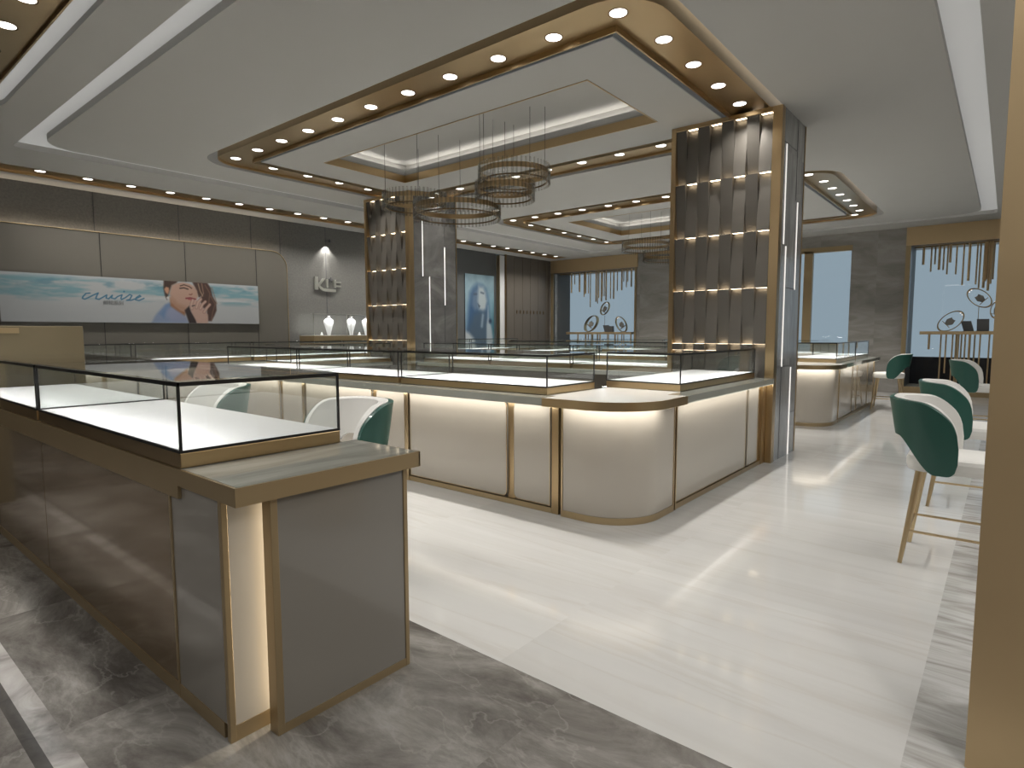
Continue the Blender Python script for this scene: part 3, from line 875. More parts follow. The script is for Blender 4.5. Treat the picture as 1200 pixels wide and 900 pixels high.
pillar(6.61, 7.62, 1.09, 1.18, 'left woven panel pillar, farther back, with dark grey stone side and white light lines',
       [(.29, 2.34, 3.25), (.80, 1.87, 2.87), (.44, 1.05, 2.34)],
       [('h', .1, .44, 2.335), ('h', .44, .8, 2.34), ('h', .8, 1.09, 2.87), ('h', .44, 1.09, 1.865), ('v', .80, 0, 1.87), ('v', .8, 2.87, ZC)])

# ------------------------------------------------------------------ glass display cases
ZS = .91     # worktop height
def case(name_label, loc, L, D, rz, group='glass display cases'):
    """local: x along the length, front at y=0, body towards +y, base at z=0"""
    t = thing('glass_case', loc, rz, name_label, 'display case', group)
    h0, h1 = .055, .315
    MB().box(0, L, 0, D, 0, h0, .003).build('base', 'gold', t)
    MB().box(.012, L-.012, .012, D-.012, h0, h0+.008).build('display_pad', 'case_white', t)
    gt = .006
    MB().box(0.004, L-.004, .004, .004+gt, h0, h1-.004).build('glass_front', 'case_glass', t)
    MB().box(0.004, L-.004, D-.004-gt, D-.004, h0, h1-.004).build('glass_back', 'case_glass', t)
    MB().box(0.004, .004+gt, .011, D-.011, h0, h1-.004).build('glass_side', 'case_glass', t)
    MB().box(L-.004-gt, L-.004, .011, D-.011, h0, h1-.004).build('glass_side', 'case_glass', t)
    MB().box(0.0, L, 0, D, h1-.004, h1+.004).build('glass_top', 'case_glass', t)
    f = MB()
    p = .009
    for x in (0, L-p):
        for y in (0, D-p): f.box(x, x+p, y, y+p, h0, h1-.004)
    f.box(0, L, -.001, .012, h1-.018, h1-.003)
    for x in (-.001, L-.010): f.box(x, x+.011, .01, D, h1-.018, h1-.003)
    f.box(0, L, -.001, .004, h0, h0+.010)
    f.box(-.001, .004, 0, D, h0, h0+.010); f.box(L-.004, L+.001, 0, D, h0, h0+.010)
    f.box(0, L, D-.008, D, h1-.010, h1-.004)
    f.build('frame', 'black_edge', t)
    area('light', (L/2, .022, h1-.018), L-.06, .014, P_CASE*L, t, (R(22), 0, 0), (1, .98, .97), 150)
    return t

# ------------------------------------------------------------------ counters
def rpoly(x0, x1, z0, z1, rl, rr, n=5):
    """panel outline with rounded left / right corners (x-z plane)"""
    P = []
    for cx, cz, r, a0 in ((x1, z1, rr, 0), (x0, z1, rl, 90), (x0, z0, rl, 180), (x1, z0, rr, 270)):
        if r <= 0: P.append((cx, cz)); continue
        sx = -1 if cx == x1 else 1; sz = -1 if cz == z1 else 1
        for i in range(n+1):
            a = R(a0+90*i/n)
            P.append((cx+sx*r+r*math.cos(a), cz+sz*r+r*math.sin(a)))
    return P
def counter(label, loc, rz, L, panels, gaps, posts, D=.68, group='cream fronted counters', light=True):
    """straight counter: local x along the front, front face at y=0"""
    t = thing('display_counter', loc, rz, label, 'counter', group)
    MB().box(0.002, L-.002, .03, D, 0.0, .85).build('carcass', 'panel_core', t)
    MB().box(0, L, .0, .03, 0, .045, .002).build('plinth', 'gold_light', t)
    for a, b, rl, rr in panels:
        MB().prism(rpoly(a, b, .055, .845, rl, rr), .004, .026, 'y').build('front_panel', 'panel_cream', t)
        e = MB()
        P = rpoly(a, b, .055, .845, rl, rr)
        Q = rpoly(a+.006, b-.006, .061, .839, max(rl-.006, 0), max(rr-.006, 0))
        e.strip([(p[0], .001, p[1]) for p in P], [(p[0], .001, p[1]) for p in Q])
        e.strip([(p[0], .0042, p[1]) for p in P], [(p[0], .0042, p[1]) for p in Q])
        e.strip([(p[0], .001, p[1]) for p in P], [(p[0], .0042, p[1]) for p in P])
        e.strip([(p[0], .001, p[1]) for p in Q], [(p[0], .0042, p[1]) for p in Q])
        e.build('panel_edge', 'gold_light', t)
    for a, b in gaps:
        MB().box(a, b, .022, .034, .04, .85).build('recess_strip', 'gold', t)
    for a, b in posts:
        MB().box(a, b, -.008, .03, 0, .85, .003).build('post', 'gold_light', t)
    if light:
        area('light', (L/2, -.098, .836), L-.05, .02, P_UNDER*L, t, (R(72), 0, 0), (1, .95, .87), 160)
    return t
def worktop(label, x0, x1, y0, y1, group='worktops', mat='slab_stone', ledge=None):
    o = (x0, y0, .85)
    t = thing('worktop', o, 0, label, 'worktop', group)
    sl_ = MB(o).box(x0, x1, y0, y1, .85, .909, .0 if ledge else .008)
    if ledge: sl_.box(*ledge, .85, .909)
    sl_.build('slab', mat, t)
    return t
def corner_unit(dx, flipy, label, tlabel, yc=5.4):
    """rounded corner of an island; flipy mirrors it about y=yc"""
    Y_ = (lambda y: 2*yc-y) if flipy else (lambda y: y)
    o = (4.0+dx, Y_(2.2), 0)
    t = thing('corner_counter', o, 0, label, 'corner counter', 'rounded corner counters')
    r = .40
    fx, fy = 3.69+dx, 1.955
    def arc(fx, fy, r, n=12): return [(fx+r-r*math.cos(R(90*i/n)), fy+r-r*math.sin(R(90*i/n))) for i in range(n+1)]
    def poly(fx, fy, r, xe, ye): return [(fx, ye)]+arc(fx, fy, r)+[(xe, fy)]
    F = lambda P: [(p[0], Y_(p[1])) for p in P]
    bx, by = 4.34+dx, 2.545
    P = F(poly(fx, fy, r, bx, by)+[(bx, by)])
    MB(o).prism(P, .05, .85).build('curved_front', 'panel_cream', t, True)
    P2 = F(poly(fx-.006, fy-.006, r, bx+.002, by+.002)+[(bx+.002, by+.002)])
    MB(o).prism(P2, 0, .05).build('plinth', 'gold_light', t, True)
    e = MB(o)
    e.box(fx-.006, fx+.02, *sorted((Y_(by), Y_(by+.014))), 0, .85); e.box(bx, bx+.014, *sorted((Y_(fy-.006), Y_(fy+.02))), 0, .85)
    e.build('edge_trim', 'gold_light', t)
    e = MB(o)
    e.box(fx+.012, fx+.04, *sorted((Y_(2.595), Y_(2.658))), 0, .85)
    e.build('recess_strip', 'gold', t)
    MB(o).box(bx+.016, bx+.037, *sorted((Y_(fy+.02), Y_(fy+.04))), 0, .85).build('recess_strip', 'gold', t)
    e = MB(o)
    e.box(fx+.05, fx+.08, *sorted((Y_(2.56), Y_(2.594))), 0, .85)
    e.build('recess_back', 'panel_grey', t)
    # under-slab light following the curve
    for i in range(5):
        a = R(9+18*i)
        cx, cy = fx+r-(r+.098)*math.cos(a), fy+r-(r+.098)*math.sin(a)
        area('light', (cx-o[0], Y_(cy)-o[1], .836), .155, .02, .21, t, (R(72), 0, (1.5*PI-a) if flipy else (a-PI/2)), (1, .95, .87), 160)
    area('light', (fx-.098-o[0], Y_(2.45)-o[1], .836), .18, .02, .22, t, (R(72), 0, R(-90)), (1, .95, .87), 160)
    # worktop
    tw = thing('corner_worktop', (o[0], o[1], .85), 0, tlabel, 'worktop', 'rounded corner worktops')
    sx, sy = 3.58+dx, 1.87
    pl = [(sx, 2.66)]+arc(sx, sy, .45)+[(4.39+dx, sy), (4.39+dx, 2.04), (4.66+dx, 2.04), (4.66+dx, 2.72), (3.76+dx, 2.72), (3.76+dx, 2.66)]
    q = F(pl)
    k = MB((o[0], o[1], .85)).prism([(p[0], p[1]) for p in q], .851, .909); k.build('slab', 'slab_white', tw, False)
    out = F([(sx-.006, 2.66)]+arc(sx-.006, sy-.006, .456)+[(4.38+dx, sy-.006)])
    inn = F([(sx+.001, 2.66)]+arc(sx+.001, sy+.001, .449)+[(4.38+dx, sy+.001)])
    e = MB((o[0], o[1], .85))
    e.strip(z_(out, .847), z_(out, .911), False); e.strip(z_(inn, .847), z_(inn, .911), False)
    e.strip(z_(out, .911), z_(inn, .911), False); e.strip(z_(out, .847), z_(inn, .847), False)
    e.build('edge_band', 'gold', tw, True)
    return t

YB = 8.05      # far end of the near-left runs
NMS = ['near', 'far']
def island(k):
    dx = 0 if k == 0 else 5.87
    nm = 'front island' if k == 0 else 'back island'
    # --- near-left run (facing -x), local x runs towards -y
    fx = 3.70+dx
    edges = [(2.66, 4.36), (4.36, 6.12), (6.12, 8.05)]
    words = ['next to the near corner', 'in the middle', 'at its far end']
    for i, (a, b) in enumerate(edges):
        L = b-a
        nrw = .38 if i == 0 else .44
        # x = b - y
        gap = (L-nrw-.07, L-nrw)
        counter('cream counter unit of the %s, left side, %s' % (nm, words[i]), (fx, b, 0), R(-90), L,
                [(.06 if i else .06, gap[0], 0, .05), (gap[1], L-.012, .05, 0)], [gap], [(0, .045)])
    worktop('long polished stone worktop along the left side of the %s' % nm, 3.58+dx, 4.42+dx, 2.722, YB, ledge=(3.58+dx, 3.758+dx, 2.662, 2.722))
    Ls = [(2.75, 4.49), (4.53, 6.29), (6.33, 8.03)]
    for i, (a, b) in enumerate(Ls):
        case('glass case on the %s, left side, %s' % (nm, words[i]), (3.765+dx, b, ZS), b-a, .70, R(-90))
    # --- corners
    corner_unit(dx, False, 'rounded cream corner counter of the %s beside the open aisle' % nm, 'pale corner worktop with gold rounded edge, nearest corner of the %s' % nm)
    corner_unit(dx, True, 'rounded cream corner counter of the %s nearest the left wall' % nm, 'pale corner worktop with gold rounded edge, wall side corner of the %s' % nm)
    # --- near-right run (facing -y)
    if k == 0:
        x0, x1 = 4.38, 6.60
        counter('cream panelled counter unit of the front island beside the right woven pillar', (x0, 1.955, 0), 0, x1-x0,
                [(.012, 1.645, 0, .0), (1.69, 2.02, 0, 0)], [(1.645, 1.69), (2.02, 2.12)], [(0, .012), (2.12, 2.215)])
        worktop('polished stone worktop of the front island running to the right woven pillar', 4.662, 6.60, 1.87, 2.80, ledge=(4.392, 4.662, 1.87, 2.038))
        case('glass case on the front island between the rounded corner and the right woven pillar', (4.67, 2.055, ZS), 1.88, .70, 0)
    else:
        x0 = 10.25; x1 = 13.35
        counter('cream counter of the back island facing the aisle beside the green stool', (x0, 1.955, 0), 0, x1-x0,
                [(.012, 1.0, 0, .0), (1.07, 1.40, 0, 0), (1.45, 2.4, 0, 0), (2.46, 3.09, 0, 0)], [(1.0, 1.07), (1.40, 1.45), (2.4, 2.46)], [(0, .012), (3.09, 3.10)])
        worktop('polished stone worktop of the back island facing the aisle beside the green stool', 10.532, 13.4, 1.87, 2.80, ledge=(10.262, 10.532, 1.87, 2.038))
        case('glass case on the back island aisle side, next to the rounded corner', (10.50, 2.055, ZS), 1.52, .70, 0)
        case('glass case on the back island aisle side, at the end near the green stool', (12.06, 2.055, ZS), 1.25, .70, 0)
    # --- wall-side run (facing +y), x runs towards -x
    yb = 2*5.4-1.955
    xe = 6.58 if k == 0 else 13.35
    L = xe-(4.38+dx)
    counter('cream panelled counter unit of the %s facing the left wall' % nm, (xe, yb, 0), R(180), L,
            [(.03, L-.7, 0, .0), (L-.63, L-.012, 0, 0)], [(L-.7, L-.63)], [(0, .03)])
    worktop('polished stone worktop of the %s facing the left wall' % nm, 4.662+dx, xe, 8.06, 8.93, ledge=(4.392+dx, 4.662+dx, 8.762, 8.93))
    n = 1 if k == 0 else 2
    x0 = 4.67+dx
    LL = (xe-.03-x0)/n
    for i in range(n):
        case('glass case on the wall side of the %s%s' % (nm, '' if n == 1 else (', left one' if i == 0 else ', right one')), (x0+LL*(i+1)-.02, 8.745, ZS), LL-.04, .70, R(180))
    # --- rear run (facing +x)
    xr = 7.62 if k == 0 else 13.95
    y0, y1 = (3.10, 7.60) if k == 0 else (2.85, 7.95)
    L = y1-y0
    counter('long cream panelled rear counter of the %s between its two ends' % nm, (xr, y0, 0), R(90), L,
            [(i*L/3+.04, (i+1)*L/3-.03, 0, 0) for i in range(3)], [(i*L/3-.03, i*L/3+.04) for i in (1, 2)], [(0, .03), (L-.03, L)])
    worktop('long polished stone worktop along the rear side of the %s' % nm, xr-.90, xr+.12, y0, y1)
    for i in range(3):
        case('glass case on the rear side of the %s, %s from the aisle' % (nm, ORD[i]), (xr-.06, y0+i*L/3+.02, ZS), L/3-.04, .70, R(90))
island(0)
island(1)
# counters along the left wall
for i in range(6):
    x0 = 3.27+1.8*i
    xa = x0-1.8
    lab = ORD[i]
    counter('%s cream counter unit from the left along the banner wall' % lab, (xa, 9.78, 0), 0, 1.79, [(.012, 1.35, 0, .0), (1.40, 1.778, 0, 0)], [(1.35, 1.40)], [(0, .012)], D=.8, group='counters along the left wall', light=(i < 3))
    case('%s glass case from the left along the banner wall' % lab, (xa+.02, 9.9, ZS+.02), 1.75, .66, 0, 'glass cases along the left wall')
worktop('long stone worktop of the counters along the banner wall', 1.47, 12.27, 9.70, 10.62, 'wall worktops')
bpy.data.objects[-1] if False else None

# ------------------------------------------------------------------ left foreground counter
o = (.885, 1.975, 0)
t = thing('display_counter', o, 0, 'dark bronze mirrored counter in the left foreground with glass cases on top', 'counter')
X0, X1, Y0, Y1 = .885, 1.60, 1.975, 6.25
MB(o).box(X0+.012, X1-.012, 2.29, Y1, 0, .905).build('carcass', 'panel_core', t)
MB(o).box(X0+.012, X1-.012, Y0+.012, 2.29, 0, .846).build('end_carcass', 'panel_core', t)
for a, b in ((2.40, 4.16), (4.168, 5.35), (5.358, Y1)):
    MB(o).box(X0, X0+.012, a, b, .055, .80).build('bronze_panel', 'bronze_mirror', t)
MB(o).box(X0, X0+.012, 1.995, 2.385, .055, .85).build('grey_panel', 'panel_grey', t)
e = MB(o)
e.box(X0-.004, X0+.012, 2.385, 2.40, 0, .85); e.box(X0-.005, X0+.016, Y0-.004, Y0+.020, 0, .85, .002)
e.build('edge_trim', 'gold_paint', t)
MB(o).box(X0-.003, X0+.012, 2.02, Y1, 0, .055).build('plinth', 'gold_paint', t)
MB(o).box(X0-.003, X1-.1, Y0-.003, Y0+.012, 0, .055).build('plinth', 'gold_paint', t)
MB(o).box(X0+.016, X1-.05, Y0, Y0+.012, .055, .85).build('end_panel', 'panel_cream', t)
MB(o).box(X0-.0125, X0+.012, 2.2905, Y1, .80, .908).build('fascia', 'gold_paint', t)
# standing block in front of the end
MB(o).box(1.007, 1.597, 1.887, 1.935, .03, .85).build('end_block', 'panel_grey', t)
MB(o).box(1.12, 1.50, 1.93, 1.99, .0, .85).build('block_support', 'panel_core', t)
e = MB(o)
e.box(1.003, 1.030, 1.882, 1.937, 0, .85, .002); e.box(1.580, 1.600, 1.882, 1.937, 0, .85, .002); e.box(1.03, 1.58, 1.884, 1.937, 0, .032)
e.build('block_trim', 'gold_paint', t)
MB(o).box(X1-.012, X1, Y0, Y1, .05, .846).build('rear_panel', 'panel_cream', t)
area('light', (1.10-o[0], 1.948-o[1], .43), .014, .80, 1.7, t, (R(90), 0, R(58)), (1, .86, .65), 170)
t = thing('end_worktop', (.872, 1.85, .85), 0, 'stone topped shelf with thick gold edge at the end of the left foreground counter', 'worktop')
o2 = (.872, 1.85, .85)
MB(o2).box(.882, 1.638, 1.858, 2.282, .856, .911).build('stone_top', 'stone_top', t)
e = MB(o2)
e.box(.872, 1.646, 1.85, 1.86, .848, .910); e.box(.872, .884, 1.8602, 2.289, .848, .910); e.box(1.636, 1.646, 1.85, 2.285, .848, .910, .002); e.box(.884, 1.636, 1.86, 2.282, .848, .856)
e.build('edge_band', 'gold_paint', t)
MB(o2).box(1.04, 1.14, 2.06, 2.10, .911, .9125).build('reflective_label', 'white_gloss', t) if False else None
case('large glass case with black edges on the left foreground counter, nearest the camera', (.880, 4.15, .912), 4.15-2.27, .67, R(-90))
case('glass case with black edges on the left foreground counter, second from the camera', (.880, 6.06, .912), 6.06-4.19, .67, R(-90))
o = (.62, 6.30, 0)
t = thing('reception_cabinet', o, 0, 'tall brushed gold cabinet behind the far end of the left foreground counter', 'cabinet')
MB(o).box(.62, 1.70, 6.33, 7.1, 0, 1.46, .004).build('body', 'gold_dull', t)
MB(o).box(.60, 1.25, 6.32, 6.35, 1.40, 1.445).build('top_shelf', 'gold_paint', t)

# ------------------------------------------------------------------ foreground gold pillar
o = (2.33, -.3, 0)
t = thing('gold_pillar', o, 0, 'wide brushed gold pillar cut off by the right edge of the photo', 'pillar')
MB(o).box(2.33, 2.75, -.85, .034, 0, ZC).build('cladding', 'gold_satin', t)

# ------------------------------------------------------------------ stools
def stool():
    t = thing('counter_stool', (0, 0, 0), 0, '', 'stool', 'green counter stools')
    # seat cushion: front towards -y
    s = MB()
    P = []
    def outl(a, k=1.0):
        c, s_ = math.cos(a), math.sin(a)
        e_ = .55
        return (.245*k*math.copysign(abs(c)**e_, c), .245*k*math.copysign(abs(s_)**e_, s_))
    n = 28
    prof = [(.80, .565), (.97, .572), (1.0, .60), (1.0, .635), (.965, .655), (.86, .662), (.5, .664)]
    rings = [[(*outl(2*PI*i/n, k), z) for i in range(n)] for k, z in prof]
    for a, b in zip(rings[:-1], rings[1:]): s.strip(a, b)
    s.add(rings[0], [tuple(range(n))]); s.add(rings[-1], [tuple(range(n))])
    s.build('seat', 'white_leather', t, True)
    # shell: band bent round the back
    def path(u, off_):
        # u -1..1 along the U, front ends at y=-.03
        hw, yb, r = .255+off_, .265+off_, .20
        straight = yb-r+.02
        arcl = PI/2*r
        flat = hw-r
        tot = straight+arcl+flat
        d = abs(u)*tot
        sg = 1 if u >= 0 else -1
        if d <= flat: return (sg*d, yb)
        d -= flat
        if d <= arcl:
            a = d/r
            return (sg*(flat+r*math.sin(a)), yb-r+r*math.cos(a))
        d -= arcl
        return (sg*hw, yb-r-d)
    N = 81
    def sheet(off_, z_in=0.0, lean=.06):
        G = []
        for i in range(N):
            u = -1+2*i/(N-1)
            au = abs(u)
            top = 1.0-.03*au**2-.15*max(0, (au-.62)/.38)**2.0
            qb = float(np.clip((au-.36)/.42, 0, 1)); bot = .775-.21*qb*qb*(3-2*qb)
            if au > .90:
                q = (au-.90)/.10
                q = 1-math.sqrt(max(0, 1-q*q)); top -= .09*q; bot += .075*q
            x, y = path(u, off_)
            col = []
            for j in range(7):
                k = j/6
                z = bot+z_in+(top-2*z_in-bot)*k
                ln = lean*(z-.62)/.38
                nx, ny = x/.26, max(y, 0)/.26
                col.append((x+nx*ln*.45, y+ny*ln, z))
            G.append(col)
        return G
    def solid(A, B, name, mat):
        s = MB(); M = 7
        for G in (A, B):
            k0 = len(s.v)
            for c in G: s.v += c
            for i in range(N-1):
                for j in range(M-1):
                    s.f.append((k0+i*M+j, k0+(i+1)*M+j, k0+(i+1)*M+j+1, k0+i*M+j+1))
        h = N*M
        for i in range(N-1):
            for j in (0, M-1):
                s.f.append((i*M+j, (i+1)*M+j, h+(i+1)*M+j, h+i*M+j))
        for i in (0, N-1):
            for j in range(M-1):
                s.f.append((i*M+j, i*M+j+1, h+i*M+j+1, h+i*M+j))
        return s.build(name, mat, t, True)
    solid(sheet(0.018), sheet(0.0), 'shell', 'green_shell')
    solid(sheet(-.001, -.004), sheet(-.036, .004), 'back_cushion', 'white_leather')
    legs = {}
    for sx in (-1, 1):
        for sy in (-1, 1):
            MB().tube([(sx*.165, sy*.165, .575), (sx*.235, sy*.235, 0.0)], [.021, .012], 12).build('leg', 'gold_light', t, True)
    def at(z): return .165+.07*(.575-z)/.575
    f = MB(); q = at(.20)
    f.tube([(-q, -q, .20), (q, -q, .20)], .008, 8); f.tube([(-q, q, .20), (q, q, .20)], .008, 8)
    f.tube([(-q, -q, .20), (-q, q, .20)], .008, 8); f.tube([(q, -q, .20), (q, q, .20)], .008, 8)
    f.build('footrest', 'gold_light', t, True)
    return t
st0 = stool()
SP = [((4.46, .20, 0), 0, 'green backed stool with white seat, nearest the gold pillar at the right'),
      ((6.0, .20, 0), R(2), 'green backed stool with white seat directly behind the nearest stool'),
      ((10.55, .27, 0), R(-4), 'green backed stool before the right window display, farthest of the right row'),
      ((12.65, 1.62, 0), R(183), 'green backed stool facing the back island at its aisle end'),
      ((1.98, 3.0, 0), R(-90), 'white lined stool behind the near end of the left foreground counter'),
      ((1.98, 4.72, 0), R(-90), 'white lined stool seen through the left foreground glass case')]
for i, (l, a, lb) in enumerate(SP):
    if i == 0:
        st0.location = l; st0.rotation_euler = (0, 0, a); st0['label'] = lb
    else: dup(st0, l, a, lb)

# ------------------------------------------------------------------ chandeliers
def chandelier(x, y, z, Rr_, label, group, ztop=3.99, nrod=96):
    t = thing('ring_chandelier', (x, y, z), 0, label, 'chandelier', group)
    MB().lathe([(Rr_-.016, -.005), (Rr_-.016, .055), (Rr_-.010, .055), (Rr_-.010, -.005), (Rr_-.016, -.005)], n=64).build('gold_band', 'gold', t, True)
    MB().lathe([(Rr_-.035, -.085), (Rr_-.035, -.07), (Rr_-.022, -.07), (Rr_-.022, -.085), (Rr_-.035, -.085)], n=64).build('light_ring', 'gold_dark', t, True)
    rod = None
    nrod = int(2*PI*Rr_/.052)
    for i in range(nrod):
        a = 2*PI*i/nrod
        if rod is None:
            rod = MB().tube([(0, 0, -.115), (0, 0, .110)], .0125, 8).build('glass_rod', 'rod_glass', t, True)
            c = rod
        else:
            c = rod.copy(); C.objects.link(c); c.parent = t
        c.location = ((Rr_+.004)*math.cos(a), (Rr_+.004)*math.sin(a), 0)
    for i in range(3):
        a = R(40+120*i)
        MB().tube([((Rr_-.01)*math.cos(a), (Rr_-.01)*math.sin(a), .04), ((Rr_-.01)*math.cos(a), (Rr_-.01)*math.sin(a), ztop-z)], .0028, 5).build('wire', 'wire_dark', t)
    return t
CH = [(5.6, 5.52, 2.95, .545, 'lowest and widest glass rod ring chandelier over the front island'),
      (5.6, 6.33, 3.17, .42, 'leftmost glass rod ring chandelier over the front island'),
      (5.6, 4.72, 3.07, .345, 'smallest glass rod ring chandelier over the front island, just below the topmost'),
      (5.7, 4.66, 3.27, .42, 'topmost glass rod ring chandelier over the front island')]
for x, y, z, r_, lb in CH: chandelier(x, y, z, r_, lb, 'ring chandeliers over the front island')
for x, y, z, r_, lb in ((11.85, 6.05, 3.22, .50, 'upper glass rod ring chandelier hanging over the back island'), (11.9, 5.62, 2.98, .46, 'lower glass rod ring chandelier hanging over the back island')):
    chandelier(x, y, z, r_, lb, 'ring chandeliers over the back island', nrod=80)

# ------------------------------------------------------------------ window displays
def tube_screen(y0, y1, tubes, label, ext=()):
    t = thing('hanging_tube_screen', (16.4, (y0+y1)/2, 3.3), 0, label, 'hanging tubes')
    yc = (y0+y1)/2
    MB().box(-.03, .03, y0-yc, y1-yc, -.04, -.005).build('rail', 'gold_paint', t)
    for i, (y, z) in enumerate(tubes):
        r_ = .016 if i % 3 else .024
        dx = random.uniform(-.12, .12)
        MB().tube([(dx, y-yc, z-3.3), (dx, y-yc, -.01)], r_, 8).build('tube', 'gold_satin', t, True)
T1 = [(10.98, 2.66), (10.83, 2.92), (10.74, 2.75), (10.63, 2.67), (10.53, 2.52), (10.47, 2.6), (10.40, 2.62), (10.36, 2.62), (10.22, 2.18), (10.07, 2.35), (9.96, 2.29), (9.92, 2.46), (9.87, 2.35), (9.83, 2.52), (9.80, 2.5), (9.68, 2.38), (9.58, 2.43), (9.52, 2.5), (9.46, 2.42), (9.31, 2.66), (9.17, 2.94), (9.11, 2.66), (9.06, 2.76), (8.94, 2.91), (8.8, 2.75)]
T2 = [(1.54, 2.88), (1.4, 2.72), (1.34, 2.89), (1.25, 2.75), (1.18, 2.75), (1.11, 2.65), (1.06, 2.9), (0.95, 2.64), (0.82, 2.39), (0.72, 2.48), (0.59, 2.4), (0.54, 2.32), (0.46, 2.32), (0.43, 2.46), (0.41, 2.5), (0.38, 2.26), (0.34, 2.4), (.31, 2.5), (.22, 2.6), (.1, 2.4), (-.05, 2.7), (-.2, 2.5), (-.4, 2.7), (-.6, 2.4), (-.8, 2.7), (-1.0, 2.8)]
tube_screen(8.6, 11.45, T1, 'gold tubes of uneven length hanging in the left window display')
tube_screen(-1.35, 1.72, T2, 'gold tubes of uneven length hanging in the right window display')
def display_table(y0, y1, legs, label):
    yc = (y0+y1)/2
    t = thing('display_table', (16.4, yc, .16), 0, label, 'display table')
    MB().box(-.17, .17, y0-yc, y1-yc, 1.17, 1.24, .004).build('tabletop', 'gold_satin', t)
    for i, (y, z) in enumerate(legs):
        x = (-.12, .1, 0, -.05, .13)[i % 5]
        MB().tube([(x, y-yc, max(z, .16)-.16), (x, y-yc, 1.19)], .015 if i % 4 else .022, 8).build('leg', 'gold_satin', t, True)
L1 = [10.67, 10.53, 10.44, 10.32, 10.27, 10.16, 10.08, 10.0, 9.89, 9.69, 9.58, 9.45, 9.38, 9.26, 9.15, 9.08, 8.89]
display_table(8.74, 11.1, [(y, (.16, .5, .3, .16, .7)[i % 5]) for i, y in enumerate(L1)], 'thin gold table on many tube legs in the left window display')
L2 = [(1.35, 1.0), (1.15, 0.16), (1.05, 0.47), (0.93, 0.28), (0.87, 0.16), (0.82, 0.24), (0.78, 0.43), (0.71, 0.28), (0.63, 0.69), (0.55, 0.56), (0.45, 0.48), (0.3, 0.16), (.1, .5), (-.1, .16), (-.3, .4), (-.5, .16)]
display_table(-.8, 1.53, L2, 'thin gold table on many tube legs in the right window display')
def hoop(y, z, r_, tilt, label, yaw_=0, depth=.07):
    """jewellery hoop standing or hanging in the window, facing the room, tilted in its own plane and turned a little"""
    t = thing('jewellery_hoop', (16.35, y, z), 0, label, 'display hoop', 'jewellery hoops in the windows')
    t.rotation_euler = (tilt, 0, yaw_)
    fr = (Vector((0, 1, 0)), Vector((0, 0, 1)), Vector((1, 0, 0)))
    s = MB(); s.torus((0, 0, 0), r_, .018, 40, 8, depth/2, fr); o = s.build('hoop', 'gold', t, True)
    o.scale = (1, .60, 1)
    # little bust with a pendant on a stand inside
    MB().prism([(-.06*r_/.2, -.02), (-.035, -.1), (.035, -.1), (.06*r_/.2, -.02), (.045, .075), (.02, .06), (-.02, .06), (-.045, .075)], -.012, .012, 'x').build('bust', 'wall_plain', t)
    MB().box(-.03, .03, -.1, .1, -.112, -.10).build('shelf', 'gold_paint', t)
    for dy in (-.05, 0.0, .05):
        MB().lathe([(.0001, -.014), (.014, -.006), (.014, .006), (.0001, .014)], (0, dy+.02), 8).build('lamp', 'led_white', t).location = (0, 0, r_-.03)
    return t
hoop(10.21, 1.665, .29, R(40), 'large tilted jewellery hoop on the left end of the left window table', R(0), .16)
hoop(9.72, 2.13, .21, R(30), 'small raised jewellery hoop above the left window table', R(0), .10)
hoop(9.14, 1.635, .255, R(-33), 'jewellery hoop with bright lamps at the right end of the left window table', R(0), .10)
hoop(.985, 1.62, .27, R(48), 'tilted jewellery hoop standing on the right window table', R(0), .05)
hoop(.51, 2.11, .25, R(-48), 'tilted jewellery hoop hanging above the right window table', R(0), .05)
hoop(.20, 1.86, .18, R(10), 'jewellery hoop half hidden by the gold pillar above the right window table', R(0), .05)
# fine supports that carry the raised hoops
for y, z, lb in ((9.73, 1.91, 'thin gold stand carrying the raised hoop in the left window'), (.51, 1.93, 'thin gold stand carrying the raised hoop in the right window'), (.20, 1.75, 'thin gold stand beside the gold pillar in the right window')):
    t = thing('hoop_stand', (16.36, y, 1.40), 0, lb, 'stand')
    MB().tube([(0, 0, 0), (0, 0, z-1.40)], .006, 6).build('rod', 'gold_paint', t)
    MB().lathe([(.04, 0), (.04, .008), (.0001, .01)], n=16).build('foot', 'gold_paint', t)
def plate(y, wd, h, lean, label):
    t = thing('display_plate', (16.36, y, 1.40), 0, label, 'display board', 'grey display boards')
    MB().prism([(-wd/2, 0), (wd/2-.01, 0), (wd/2+lean, h), (-wd/2+lean+.01, h)], -.03, .03, 'x').build('board', 'plate_grey', t)
plate(9.62, .20, .21, .06, 'left grey board leaning on the left window table')
plate(9.49, .16, .18, .0, 'right grey board on the left window table')
plate(.66, .19, .22, .05, 'left grey board leaning on the right window table')
plate(.42, .22, .26, .0, 'right grey board on the right window table')

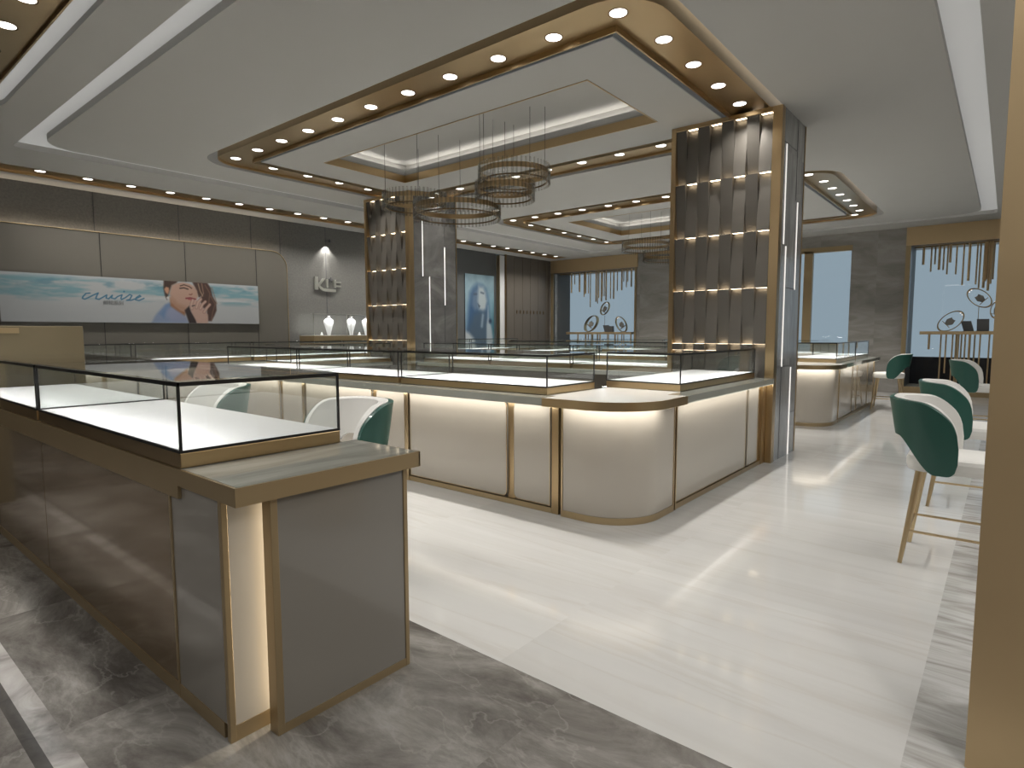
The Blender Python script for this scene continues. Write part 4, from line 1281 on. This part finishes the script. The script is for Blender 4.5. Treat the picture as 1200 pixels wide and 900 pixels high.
# ------------------------------------------------------------------ wall showcase with busts
o = (7.0, 11.05, 0)
t = thing('glass_showcase', o, 0, 'glass showcase with white necklace busts under the metal letter sign', 'showcase')
MB(o).box(6.98, 8.75, 11.05, 11.60, 1.22, 1.335, .004).build('shelf', 'gold_paint', t)
MB(o).box(6.98, 8.75, 11.05, 11.60, 0, 1.22).build('cabinet', 'panel_grey', t)
MB(o).box(7.0, 8.73, 11.07, 11.58, 1.335, 1.342).build('display_pad', 'case_white', t)
MB(o).box(7.0, 8.73, 11.07, 11.076, 1.342, 1.78).build('glass_front', 'case_glass', t)
MB(o).box(7.0, 7.006, 11.08, 11.58, 1.342, 1.78).build('glass_side', 'case_glass', t)
MB(o).box(7.0, 8.73, 11.07, 11.58, 1.78, 1.788).build('glass_top', 'case_glass', t)
e = MB(o)
for x in (6.995, 7.80, 7.90, 8.725): e.box(x, x+.008, 11.064, 11.072, 1.335, 1.79)
e.box(6.995, 8.733, 11.062, 11.07, 1.783, 1.792)
e.build('frame', 'silver', t)
area('light', (.87, .06, 1.775), 1.7, .02, 6, t, (R(25), 0, 0), (1, .98, .95), 150)
bust0 = None
for x, y, lb in ((7.47, 11.25, 'white necklace bust at the left of the wall showcase'), (8.04, 11.25, 'white necklace bust in the middle of the wall showcase'), (8.45, 11.25, 'white necklace bust behind the left woven pillar edge')):
    if bust0 is None:
        bust0 = thing('necklace_bust', (x, y, 1.342), 0, lb, 'bust', 'necklace busts')
        s = MB()
        prof = [(.035, .0, .04), (.05, .07, .05), (.085, .18, .06), (.118, .27, .065), (.115, .32, .06), (.06, .36, .045), (.036, .375, .035), (.034, .41, .034)]
        n = 20
        rg = [[(a*math.cos(2*PI*i/n), b*.8*math.sin(2*PI*i/n), z) for i in range(n)] for a, z, b in prof]
        for A, B in zip(rg[:-1], rg[1:]): s.strip(A, B)
        s.add(rg[0], [tuple(range(n))]); s.add(rg[-1], [tuple(range(n))])
        s.build('body', 'white_gloss', bust0, True)
        MB().torus((0, 0, .385), .040, .007, 20, 6).build('necklace', 'black_edge', bust0, True)
    else: dup(bust0, (x, y, 1.342), 0, lb)
for x, lb in ((7.26, 'small white ring stand at the left end of the wall showcase'), (8.22, 'small white ring stand between the busts of the wall showcase')):
    t = thing('ring_stand', (x, 11.2, 1.342), 0, lb, 'ring stand', 'ring stands')
    MB().lathe([(.03, 0), (.032, .02), (.018, .035), (.016, .06), (.0001, .07)], n=16).build('cone', 'white_gloss', t, True)
